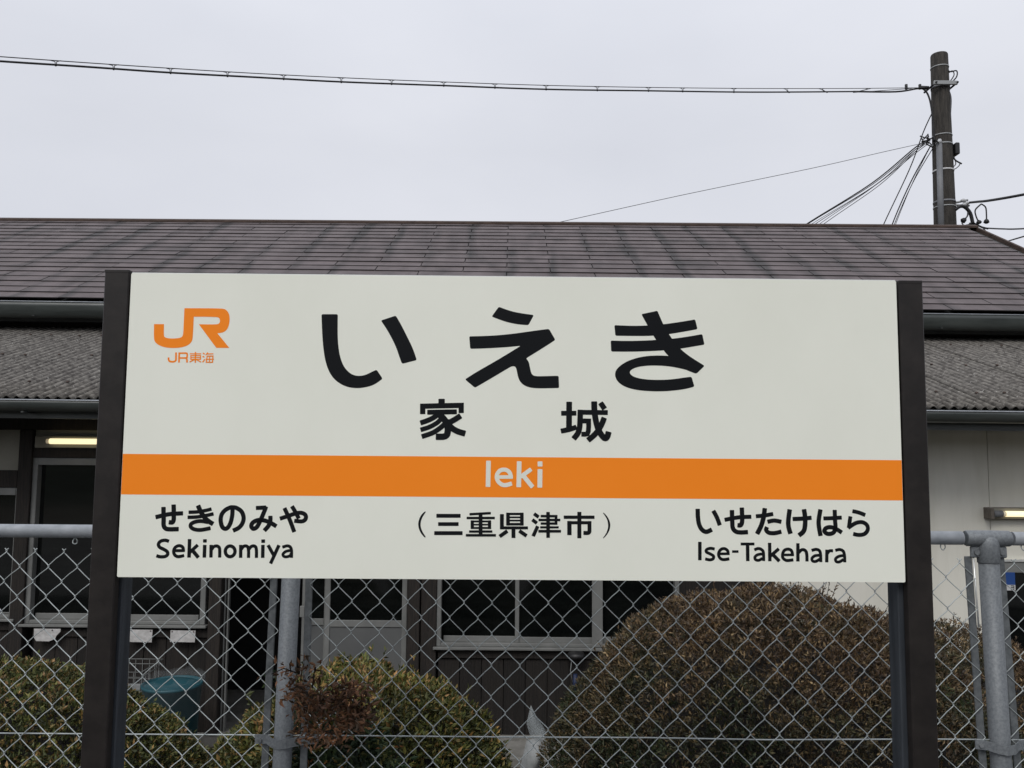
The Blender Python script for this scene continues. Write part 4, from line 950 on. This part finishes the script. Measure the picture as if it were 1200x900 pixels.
t = empty('wire_crate'); tag(t, 'pale wire crate standing between the left sign post and the teal bin', 'crate')
a, b = at(128, 780, 5.25), at(178, 780, 5.25); zt = a.z; zb = GZ + .02; ys = (5.1, 5.42)
def mesh_panel(p0, p1, name, nb):
    m = MB(); L = lambda k, z: (p0[0] + (p1[0] - p0[0]) * k, p0[1] + (p1[1] - p0[1]) * k, z)
    for z in (zt, zt - .03, zb): m.tube([L(0, z), L(1, z)], .003, 5)
    for i in range(nb + 1): m.tube([L(i / nb, zb), L(i / nb, zt)], .0018, 5)
    for i in range(1, 5):
        z = zt - (zt - zb) * i / 5; m.tube([L(0, z), L(1, z)], .0016, 5)
    tag(m.build(name, M['crate'], t), kind='stuff')
mesh_panel((a.x, ys[0]), (b.x, ys[0]), 'front_mesh', 6); mesh_panel((a.x, ys[1]), (b.x, ys[1]), 'back_mesh', 6)
mesh_panel((a.x, ys[0]), (a.x, ys[1]), 'end_mesh', 5); mesh_panel((b.x, ys[0]), (b.x, ys[1]), 'end_mesh', 5)
MB().box(a.x + .02, b.x - .05, ys[0] + .04, ys[1] - .04, zb + .01, zt - .14, bev=.01).build('pale_contents', M['sack'], t)
seat(t, ((a.x + b.x) / 2, 5.25, GZ))

# white sack with a pointed clear plastic top, leaning by the step
t = empty('plastic_sack'); tag(t, 'white sack with a crumpled pointed clear plastic top between the middle and right bushes', 'sack')
SYY = 4.75
def sack_sheet(pts, mat, name, th=.05, seed=1):
    P = [at(x, y, SYY) for x, y in pts]; n = len(P); c = sum(P, Vector()) / n
    m = MB(); front = []; rings = [P]
    for s, d in ((.72, .6), (.38, 1.0)):
        rings.append([c + (p - c) * s + Vector((0, -th * d + .02 * noise.noise(p * 6 + Vector((seed, s * 5, 0))), .012 * noise.noise(p * 14))) for p in P])
    vs = [v for r in rings for v in r] + [c + Vector((0, -th, 0))]
    fs = [(j * n + i, j * n + (i + 1) % n, (j + 1) * n + (i + 1) % n, (j + 1) * n + i) for j in range(2) for i in range(n)]
    fs += [(2 * n + i, 2 * n + (i + 1) % n, 3 * n) for i in range(n)]
    k = len(vs); vs += [Vector((v.x, 2 * SYY - v.y, v.z)) for v in vs]; fs += [tuple(i + k for i in reversed(f)) for f in fs]
    m.add(vs, fs, True); m.build(name, mat, t)
sack_sheet([(617, 868), (630, 864), (641, 868), (638, 880), (632, 905), (628, 940), (602, 940), (608, 905)], M['sack'], 'sack_body', .07, 1)
sack_sheet([(622, 826), (628, 838), (637, 852), (645, 866), (636, 870), (626, 868), (621, 862), (617, 848)], M['plastic'], 'clear_top', .04, 2)
seat(t, at(620, 940, SYY))

# brush hanging on the wall under the middle window
t = empty('hanging_brush'); tag(t, 'dark round headed blue brush hanging under the sill beside the right bush', 'brush')
hy = WY - .06
c = at(675, 768, hy); MB().lathe([(0, -.02), (.055, -.015), (.062, 0), (.05, .02), (0, .03)], 20, Matrix.Translation((c.x, hy, c.z))).build('head', M['black_box'], t)
q = at(670, 772, hy); q2 = at(671, 800, hy)
MB().tube([q, (q + q2) / 2 + Vector((-.012, -.01, 0)), q2], .0025, 6).build('cord', M['band'], t)
q3 = at(674, 790, hy); MB().tube([q3, q3 - Vector((0, 0, .14))], [.014, .02], 12).build('blue_handle', M['dull_blue'], t)
seat(t, c)

# ------------------------------------------------------------------ clipped shrubs
def leaves(centre, rad, n, size, mat, name, parent, p=2.0, seed=1, zmin=None, bump_=.10, up=.25, depth=.16, tuft=1, aspect=.42, front=True, box=None):
    """leaf-sized faces spread through the outer shell of a lumpy dome"""
    rnd = random.Random(seed); V = []; Fc = []
    cx, cy, cz = centre; rx, ry, rz = rad; cnt = 0; off = Vector((seed * 7.3, 0, 0))
    while cnt < n:
        d = Vector((rnd.gauss(0, 1), rnd.gauss(0, 1), rnd.gauss(0, 1)))
        if d.length < .01: continue
        d.normalize()
        if d.z < -.55: continue
        if front and d.y > .55: continue
        k = (abs(d.x) ** p + abs(d.y) ** p + abs(d.z) ** p) ** (-1 / p)
        lump = 1 + bump_ * noise.noise(d * 2.6 + off) + bump_ * .55 * noise.noise(d * 7 + off) + bump_ * .3 * noise.noise(d * 17 + off)
        s = k * lump * (1 - depth * rnd.random() ** 1.6)
        c = Vector((cx + d.x * rx * s, cy + d.y * ry * s, cz + d.z * rz * s))
        if zmin is not None and c.z < zmin: continue
        if box and not (box[0] < c.x < box[1]): continue
        nrm = Vector((d.x / rx, d.y / ry, d.z / rz)).normalized()
        for q in range(tuft):
            ax = (nrm * .75 + Vector((0, 0, up)) + Vector((rnd.gauss(0, .75), rnd.gauss(0, .75), rnd.gauss(0, .75)))).normalized()
            sd = ax.cross(Vector((rnd.gauss(0, 1), rnd.gauss(0, 1), rnd.gauss(0, 1)))).normalized()
            L = size * rnd.uniform(.6, 1.25); W = L * aspect * .5; f = ax.cross(sd) * (W * .5)
            o = len(V); b = c + Vector((rnd.gauss(0, .005), rnd.gauss(0, .005), rnd.gauss(0, .005)))
            V += [b, b + ax * L * .45 + sd * W + f, b + ax * L, b + ax * L * .45 - sd * W + f]
            Fc += [(o, o + 1, o + 2), (o, o + 2, o + 3)]
        cnt += 1
    me = bpy.data.meshes.new(name); me.from_pydata([tuple(v) for v in V], [], Fc); me.materials.append(mat)
    o = link(name, me, parent); tag(o, kind='stuff'); return o
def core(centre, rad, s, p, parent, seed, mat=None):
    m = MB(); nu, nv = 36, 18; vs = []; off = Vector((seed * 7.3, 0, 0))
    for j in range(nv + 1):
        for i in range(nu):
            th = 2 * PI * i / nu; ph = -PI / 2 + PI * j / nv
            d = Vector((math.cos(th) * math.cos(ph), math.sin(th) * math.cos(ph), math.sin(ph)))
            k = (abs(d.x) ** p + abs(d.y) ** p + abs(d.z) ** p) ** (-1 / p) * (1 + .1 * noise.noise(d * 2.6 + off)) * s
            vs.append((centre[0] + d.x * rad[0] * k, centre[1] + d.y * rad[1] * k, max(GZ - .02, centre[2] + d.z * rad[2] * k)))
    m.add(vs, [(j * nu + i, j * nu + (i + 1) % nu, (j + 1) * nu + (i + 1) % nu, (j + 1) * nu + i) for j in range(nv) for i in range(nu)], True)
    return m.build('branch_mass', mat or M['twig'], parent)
def dome(px, ptop, pbase, halfw, Y):
    """centre and radii of a dome from its outline; it stands on the ground"""
    top = at(px, ptop, Y).z; base = at(px, pbase, Y).z; x = at(px, pbase, Y).x; rx = halfw / FPX * Y
    return (x, Y, base), (rx, min(rx, .95), top - base)
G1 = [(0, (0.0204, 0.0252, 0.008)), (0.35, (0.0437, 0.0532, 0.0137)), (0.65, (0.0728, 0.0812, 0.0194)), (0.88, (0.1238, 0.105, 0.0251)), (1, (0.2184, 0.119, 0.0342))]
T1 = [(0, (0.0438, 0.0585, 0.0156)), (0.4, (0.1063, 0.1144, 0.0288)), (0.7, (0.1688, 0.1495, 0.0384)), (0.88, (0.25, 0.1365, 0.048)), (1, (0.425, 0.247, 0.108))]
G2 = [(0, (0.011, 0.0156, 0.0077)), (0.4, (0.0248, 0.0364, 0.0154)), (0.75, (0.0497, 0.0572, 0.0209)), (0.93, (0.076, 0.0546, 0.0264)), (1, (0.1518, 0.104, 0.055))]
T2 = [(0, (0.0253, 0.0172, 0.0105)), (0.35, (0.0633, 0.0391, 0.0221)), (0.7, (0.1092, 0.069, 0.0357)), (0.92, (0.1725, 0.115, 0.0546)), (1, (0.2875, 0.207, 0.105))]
grp = 'clipped dome shrubs between the fence and the building'
def shrub(label, c, r, n, size, g, tstops, p, seed, zlo, zhi, asp=.42, **kw):
    t = empty('clipped_shrub'); tag(t, label, 'shrub', grp)
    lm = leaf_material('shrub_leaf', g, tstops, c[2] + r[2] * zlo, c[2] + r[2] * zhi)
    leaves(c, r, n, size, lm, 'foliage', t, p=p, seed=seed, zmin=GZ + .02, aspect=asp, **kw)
    # stray shoots standing proud of the clipped surface
    rs = random.Random(seed + 90); V = []; Fc = []; sm_ = MB()
    for i in range(int(26 * kw.get('shoots', 1) + r[0] * 30)):
        d = Vector((rs.gauss(0, 1), -abs(rs.gauss(0, .6)) * rs.choice((0, 1)), abs(rs.gauss(0, .9)) + .2)).normalized()
        k = (abs(d.x) ** p + abs(d.y) ** p + abs(d.z) ** p) ** (-1 / p)
        b0 = Vector((c[0] + d.x * r[0] * k * .97, c[1] + d.y * r[1] * k * .97, c[2] + d.z * r[2] * k * .97))
        dr = (d + Vector((rs.gauss(0, .3), rs.gauss(0, .3), .5 + rs.gauss(0, .2)))).normalized(); L = rs.uniform(.04, .11)
        sm_.tube([b0, b0 + dr * L], [.0016, .0007], 4)
        for q in range(int(L * 110)):
            pp = b0 + dr * L * rs.uniform(.25, 1); ax = (dr * .8 + Vector((rs.gauss(0, .6), rs.gauss(0, .6), rs.gauss(0, .6)))).normalized()
            sd = ax.cross(Vector((rs.gauss(0, 1), rs.gauss(0, 1), rs.gauss(0, 1)))).normalized(); l_ = size * rs.uniform(.6, 1.1); w = l_ * asp * .5
            o = len(V); V += [pp, pp + ax * l_ * .45 + sd * w, pp + ax * l_, pp + ax * l_ * .45 - sd * w]; Fc += [(o, o + 1, o + 2), (o, o + 2, o + 3)]
    me = bpy.data.meshes.new('shoot_leaves'); me.from_pydata([tuple(v) for v in V], [], Fc); me.materials.append(lm); tag(link('shoot_leaves', me, t), kind='stuff')
    tag(sm_.build('shoots', M['twig'], t), kind='stuff')
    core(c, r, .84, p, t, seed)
    m = MB(); rnd = random.Random(seed)
    for i in range(5):
        a = rnd.uniform(0, 2 * PI); m.tube([(c[0] + .05 * math.cos(a), c[1] + .05 * math.sin(a), GZ - .03), (c[0] + .3 * math.cos(a) * r[0], c[1] + .3 * math.sin(a) * r[1], c[2])], [.02, .012], 6)
    m.build('trunk', M['twig'], t)
    seat(t, (c[0], c[1], GZ)); return t
c, r = dome(912, 692, 960, 266, 3.55)
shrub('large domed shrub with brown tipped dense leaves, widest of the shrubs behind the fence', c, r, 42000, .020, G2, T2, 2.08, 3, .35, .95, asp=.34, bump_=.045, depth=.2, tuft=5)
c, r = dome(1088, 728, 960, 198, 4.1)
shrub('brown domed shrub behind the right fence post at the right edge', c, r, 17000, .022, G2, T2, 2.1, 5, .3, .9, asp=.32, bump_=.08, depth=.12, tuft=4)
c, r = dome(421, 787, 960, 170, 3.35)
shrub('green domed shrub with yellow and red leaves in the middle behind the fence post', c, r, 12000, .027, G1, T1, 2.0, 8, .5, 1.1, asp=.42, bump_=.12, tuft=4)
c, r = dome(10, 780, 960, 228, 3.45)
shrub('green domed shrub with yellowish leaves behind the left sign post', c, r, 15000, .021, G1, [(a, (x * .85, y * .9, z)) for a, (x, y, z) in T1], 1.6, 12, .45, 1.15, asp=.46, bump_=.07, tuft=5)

# sprays of heavenly bamboo growing through the fence beside its post
t = empty('reddish_shrub'); tag(t, 'reddish leaved shrub poking through the fence around the middle fence post', 'shrub')
rnd = random.Random(21)
lmA = leaf_material('dark_green_leaf', [(0, (.012, .022, .010)), (.5, (.022, .042, .016)), (.85, (.045, .065, .02)), (.95, (.16, .14, .03)), (1, (.25, .09, .03))])
lmB = leaf_material('red_brown_leaf', [(0, (.040, .026, .012)), (.4, (.085, .042, .020)), (.75, (.14, .060, .028)), (1, (.22, .105, .045))])
def spray(x, y, Y, dx, dy, n, L, mat, V, Fc, stems, spread=.045):
    x -= 6; a = at(x, y, Y); b = at(x + dx, y + dy, Y - .05)
    stems.tube([a, (a + b) / 2 + Vector((0, 0, .012)), b], [.002, .0015, .001], 5)
    for i in range(int(n * 2.1)):
        tt = rnd.random() ** .8; p = a.lerp(b, tt) + Vector((rnd.gauss(0, spread * .55), rnd.gauss(0, spread * .5), rnd.gauss(0, spread * .45)))
        ax = ((b - a).normalized() * .5 + Vector((rnd.gauss(0, .7), rnd.gauss(0, .5), rnd.gauss(0, .6)))).normalized()
        sd = ax.cross(Vector((rnd.gauss(0, .4), -1, rnd.gauss(0, .6)))).normalized(); l_ = L * rnd.uniform(.6, 1.2); w = l_ * .17; f = ax.cross(sd) * w * .4
        o = len(V); V.extend([p, p + ax * l_ * .4 + sd * w + f, p + ax * l_, p + ax * l_ * .4 - sd * w + f]); Fc.extend([(o, o + 1, o + 2), (o, o + 2, o + 3)])
st = MB(); Va, Fa, Vb, Fb = [], [], [], []
base = at(372, 985, 2.38)
for (x, y, dx, dy, n) in [(362, 832, 60, -22, 80), (380, 818, 48, -16, 60), (345, 808, 22, 4, 46), (352, 818, 34, 8, 60), (375, 830, 58, 2, 80), (400, 842, 34, -20, 46), (405, 848, 28, -4, 40),
                          (365, 862, 34, -2, 44), (382, 862, 24, 2, 36), (352, 858, 18, 0, 24), (405, 838, 24, 4, 46), (358, 800, 4, -22, 16), (372, 806, 4, -24, 14), (347, 792, -2, -14, 8), (360, 832, 12, 8, 40), (352, 788, -28, 2, 7)]:
    spray(x, y, 2.16, dx, dy, n, .021, 0, Vb, Fb, st, .031)
for (x, y, dx, dy, n) in [(345, 800, -22, 2, 22), (352, 798, -12, -6, 16), (360, 840, 50, 10, 150), (370, 870, 50, 20, 190), (410, 860, 40, 10, 180), (350, 880, 30, 20, 140), (410, 890, 50, 6, 200), (345, 895, 20, 14, 100), (430, 870, 24, 4, 110), (385, 848, 30, 4, 120), (440, 892, 20, 10, 80), (370, 905, 60, 10, 180), (350, 850, 20, 10, 70)]:
    spray(x, y, 2.32, dx, dy, n, .026, 0, Va, Fa, st, .042)
for q in [(358, 830), (350, 860), (400, 850), (385, 880), (345, 805)]:
    e_ = at(q[0], q[1], 2.3); st.tube([base, base.lerp(e_, .5) + Vector((0, .03, 0)), e_], [.006, .004, .002], 6)
st.tube([Vector((base.x, 2.45, -.02)), base], [.010, .006], 7)
st.build('stem', M['twig'], t)
for V, Fc, mt in ((Va, Fa, lmA), (Vb, Fb, lmB)):
    me = bpy.data.meshes.new('foliage'); me.from_pydata([tuple(v) for v in V], [], Fc); me.materials.append(mt); o = link('foliage', me, t); tag(o, kind='stuff')
seat(t, (base.x, 2.45, 0))

# ------------------------------------------------------------------ utility pole and cables
PY = 13.0
pole = empty('utility_pole'); tag(pole, 'weathered utility pole with bands and conduit rising behind the right end of the roof', 'utility pole')
pt, pb = at(1100.5, 64, PY), at(1107.5, 262, PY); axis = (pt - pb).normalized(); foot = pb - axis * ((pb.z - GZ) / axis.z)
def pr(z_px): # radius
    return (9.6 + (z_px - 62) * .012) / FPX * PY
def pc(py):
    q = at(1100.5 + (py - 64) * 7 / 198, py, PY); return q
rt, rb = 9.7 / FPX * PY * 1.0, 12.3 / FPX * PY
s = MB(); s.tube([foot, pb, pt - axis * .02, pt], [rb * 1.35, rb, rt, rt * .93], 28); s.build('shaft', M['polec'], pole)
def rad_at(py): return rt + (rb - rt) * (py - 64) / 198
for py, h, mt in ((80, .018, 'band'), (103, .05, 'conduit'), (160, .018, 'band'), (170.5, .022, 'band'), (201, .026, 'label'), (237.5, .03, 'conduit'), (243.5, .018, 'band')):
    c = pc(py); r = rad_at(py); MB().tube([c - axis * h / 2, c + axis * h / 2], r + .006, 28).build('steel_band', M[mt], pole)
# conduit strapped to the left front
c0, c1 = pc(170), pc(300)
off0 = Vector((-rad_at(170) * .72, -rad_at(170) * .72, 0)); off1 = Vector((-rad_at(300) * .78, -rad_at(300) * .72, 0))
MB().tube([c0 + off0, c1 + off1], .046, 14).build('conduit', M['conduit'], pole)
MB().tube([c0 + off0 - axis * .02, c0 + off0 + axis * .05], [.05, .035], 14).build('conduit_cap', M['porcelain'], pole)
c = at(1118, 176, PY); MB().box(c.x - .04, c.x + .030, PY - .13, PY + .08, c.z - .105, c.z + .085, bev=.012).build('terminal_box', M['black_box'], pole)
c = pc(103); MB().box(c.x - .20, c.x + .18, PY - .20, PY - .165, c.z - .03, c.z + .035, bev=.006).build('clamp_plate', M['band'], pole)
for dx in (-.17, .17): MB().tube([c + Vector((dx, -.22, 0)), c + Vector((dx, .18, 0))], .016, 8).build('bolt', M['cable'], pole)
q0, q1 = at(1088, 103, PY - .1), at(1078, 102.5, PY - .1); MB().tube([q0, q1], .03, 8).build('turnbuckle', M['cable'], pole)
# steel arm and insulator on the right
a0, a1 = at(1117, 238, PY), at(1134, 234.5, PY); MB().tube([a0, a1], .018, 8).build('arm', M['band'], pole)
a0, a1 = at(1117, 240, PY), at(1136, 241, PY); MB().tube([a0, a1], .016, 8).build('arm', M['band'], pole)
for px, py in ((1129, 235), (1133, 238), (1130, 240)):
    q = at(px, py, PY - .05); MB().tube([q - Vector((.04, 0, 0)), q, q + Vector((.04, 0, 0))], [.015, .035, .015], 10).build('insulator', M['porcelain'], pole)
def curve_px(pts, Y): return [at(x, y, Y if not isinstance(Y, (list, tuple)) else Y[0] + (Y[1] - Y[0]) * i / (len(pts) - 1)) for i, (x, y) in enumerate(pts)]
def smooth(pts, k=6):
    P = [Vector(p) for p in pts]; out = []
    for i in range(len(P) - 1):
        a, b, c, d = P[max(i - 1, 0)], P[i], P[i + 1], P[min(i + 2, len(P) - 1)]
        for j in range(k):
            t_ = j / k; out.append(.5 * ((2 * b) + (c - a) * t_ + (2 * a - 5 * b + 4 * c - d) * t_ * t_ + (3 * b - a - 3 * c + d) * t_ ** 3))
    return out + [P[-1]]
def tubepx(pts, Y, r, name, mat, parent=None, n=6):
    return MB().tube(smooth(curve_px(pts, Y)), r, n).build(name, mat, parent)
# thin wires clinging to the right side of the shaft
tubepx([(1110, 82), (1114, 84), (1121, 83), (1121, 90), (1114, 98), (1111, 105)], PY - .1, .011, 'lead_wire', M['cable'], pole)
tubepx([(1111, 86), (1116, 83), (1118, 88), (1113, 96)], PY - .1, .009, 'lead_wire', M['cable'], pole)
tubepx([(1111, 105), (1114, 116), (1113, 140), (1113, 170)], PY - .1, .016, 'lead_wire', M['cable_grey'], pole)
tubepx([(1117, 184), (1120, 188), (1127, 192)], PY - .1, .014, 'lead_wire', M['cable'], pole)
tubepx([(1118, 184), (1120, 192), (1116, 197), (1119, 198), (1124, 194), (1125, 190)], PY - .1, .008, 'lead_wire', M['cable_grey'], pole)
tubepx([(1116, 213), (1114, 216)], PY - .1, .02, 'lead_wire', M['cable'], pole)
tubepx([(1119, 246), (1125, 242), (1131, 243), (1137, 250), (1140, 262)], PY - .1, .028, 'lead_wire', M['cable'], pole, 8)
tubepx([(1134, 240), (1134, 252), (1130, 257)], PY - .1, .012, 'lead_wire', M['cable_grey'], pole)
tubepx([(1150, 239), (1143, 246), (1144, 254), (1147, 260)], PY - .1, .012, 'lead_wire', M['cable'], pole)
tubepx([(1150, 239), (1155, 243), (1156, 252), (1156, 259)], PY - .1, .012, 'lead_wire', M['cable'], pole)
tubepx([(1127, 261), (1130, 264), (1138, 263), (1150, 266), (1156, 272)], PY - .1, .010, 'lead_wire', M['cable_grey'], pole)
for (x, y, x2, y2) in ((1127, 260, 1132, 256), (1148, 262.5, 1146, 258), (1156, 262, 1156, 256.5)):
    A, B = at(x, y, PY - .1), at(x2, y2, PY - .1); MB().tube([A, A.lerp(B, .25), A.lerp(B, .7), B], [.02, .045, .035, .012], 10).build('connector', M['cable'], pole)
tubepx([(1136, 262), (1142, 262), (1150, 266), (1158, 268)], PY - .1, .016, 'lead_wire', M['cable'], pole)
seat(pole, foot)

# main cable slung under its messenger
cab = empty('overhead_cable'); tag(cab, 'long lashed overhead cable crossing the whole sky to the top of the pole', 'cable')
NP = 24; msg = []; low = []
def Yof(x): return 7.9 + (x * .0015 if x < 0 else 0) + (PY - .1 - 7.9) * max(0, min(1.1, x / 1088))
def my(x):   # messenger height in the picture
    pts = [(-60, 61.5), (0, 66.2), (300, 85.7), (640, 100), (840, 103.2), (1000, 103.6), (1088, 102.6)]
    for (x0, y0), (x1, y1) in zip(pts, pts[1:]):
        if x <= x1: return x0, y0, x1, y1
    return pts[-2] + pts[-1]
pm = [(-1100, -60), (-500, 18), (-60, 61.8), (0, 66.3), (100, 73.4), (200, 80), (300, 86), (400, 91), (520, 96), (640, 100), (760, 102.4), (880, 103.6), (1000, 103.6), (1088, 102.6)]
def dd(x): return 4.9 - 1.2 * max(0, x) / 1000
pl = [(x, y + dd(x) + (.5 if i % 2 else 0)) for i, (x, y) in enumerate(pm[:-1])]
Pm = smooth([at(x, y, Yof(x)) for x, y in pm]); Pl = smooth([at(x, y, Yof(x)) for x, y in pl] )
MB().tube(Pm, .0055, 5).build('messenger', M['cable_grey'], cab)
MB().tube(Pl, .0115, 6).build('cable', M['cable'], cab)
MB().tube(smooth([at(x, y, PY - .1 - (0 if x > 1070 else .3)) for x, y in [(1000, 107.3), (1050, 107.5), (1076, 103.8), (1084, 106), (1089, 115), (1092, 130), (1094, 150), (1095, 170)]]), .014, 8).build('cable', M['cable'], cab)
x = 37
while x < 1075:
    k = max(0, min(1, x / 1088)); i = 0
    # find the messenger point at this x
    best = min(Pm, key=lambda p: abs((p.x / p.y) * FPX + 600 - x - 5)); bl = min(Pl, key=lambda p: abs(p.x / p.y - best.x / best.y))
    m = MB(); w = .05
    m.tube([best + Vector((-w, 0, 0)), best + Vector((-.008, 0, -.012)), bl + Vector((-.004, 0, -.016))], .0045, 5); m.tube([best + Vector((w, 0, 0)), best + Vector((.008, 0, -.012)), bl + Vector((.004, 0, -.016))], .0045, 5)
    m.build('hanger', M['cable'], cab); x += 74 - 26 * k
for x in (1062, 1078):
    q = at(x, 102.5, PY - .1); MB().tube([q + Vector((0, 0, -.03)), q + Vector((0, 0, .05))], .022, 6).build('hanger', M['cable'], cab)
seat(cab, Pm[0])

# bundles of service drops
def wire_thing(pts, Y, r, label, mat='cable', group=None, name='service_wire'):
    P = smooth(curve_px(pts, Y)); o = MB().tube(P, r, 5).build(name, M[mat]); tag(o, label, 'wire', group); return o
g = 'service wires fanning down left from the pole'
end = [(1091, 163), (1090, 166), (1092, 168)]
fan = [((946, 262), 1.0, 'cable', .011), ((949, 261), 1, 'cable', .007), ((952, 262), 1, 'cable_grey', .005), ((956, 262), 1, 'cable', .006), ((961, 262), 1, 'cable_grey', .005), ((966, 262), 1, 'cable', .006)]
for i, ((x, y), _, mt, r) in enumerate(fan):
    ex, ey = 1091 - .5 * i, 162.5 + 1.6 * (i % 4)
    # carry on down behind the ridge
    sx, sy = x - (ex - x) * .25, y + (y - ey) * .25
    wire_thing([(sx, sy + 1), (x, y), ((x + ex) / 2 + 3, (y + ey) / 2 + 2.5 + (i % 3) * .8), (ex - 18, ey + 10 + i * 1.1), (ex, ey)], (14.5, PY), r, ['thickest black wire, uppermost of the slanting bundle left of the pole', 'second black wire of the slanting bundle left of the pole', 'thin grey wire in the upper half of the slanting bundle', 'black wire in the middle of the slanting bundle', 'thin grey wire in the lower half of the slanting bundle', 'lowest black wire of the slanting bundle, reaching the ridge nearest the pole'][i], mt, g)
g2 = 'steep service wires left of the pole'
for i, (x, ex, ey, r) in enumerate([(1046, 1090, 172, .010), (1048.5, 1093, 174, .007), (1050, 1091, 170, .005)]):
    wire_thing([(x - 12, 300 - i), (x, 262), ((x + ex) / 2 - 1, 214), (ex, ey)], (14.2, PY), r, ['thick black wire dropping steeply from the pole to the ridge', 'thinner black wire nearest the pole dropping steeply to the ridge', 'faint grey wire beside the steep black ones left of the pole'][i], 'cable' if i < 2 else 'cable_grey', g2)
wire_thing([(1026, 288), (1036, 262), (1066, 198), (1082, 155), (1092, 133)], (14.2, PY - .1), .009, 'single wire from high on the pole crossing the slanting wire bundle')
wire_thing([(600, 272), (655, 260.5), (800, 228.5), (950, 197.5), (1040, 177), (1090, 166)], (11.2, PY), .0045, 'long single thin wire slanting from the pole to the middle of the ridge', 'cable_grey')
wire_thing([(1136, 237.5), (1146, 236.5), (1160, 235), (1200, 228), (1300, 208)], (PY, 10.5), .020, 'thick black wire leaving the pole to the right just above the ridge')
wire_thing([(1157, 267.5), (1175, 268.3), (1200, 268), (1300, 262)], (PY, 12), .013, 'level grey wire at the right edge just above the gable', 'cable_grey')
wire_thing([(1160, 290), (1180, 283), (1200, 277), (1300, 248)], (14, 12), .012, 'lowest slanting wire at the right edge meeting the roof slope', 'cable_grey')
m = MB(); rnd = random.Random(2)
kn = at(1089, 166, PY - .12)
for i in range(14):
    a = kn + Vector((rnd.uniform(-.10, .07), rnd.uniform(-.05, .05), rnd.uniform(-.05, .08))); b = a + Vector((rnd.uniform(-.12, .12), 0, rnd.uniform(-.10, .08)))
    m.tube([a, (a + b) / 2 + Vector((rnd.uniform(-.04, .04), 0, rnd.uniform(-.04, .04))), b], .011, 5)
o = m.build('wire_knot', M['cable']); tag(o, 'tangled knot of wire ends tied to the left side of the pole', 'wire knot')
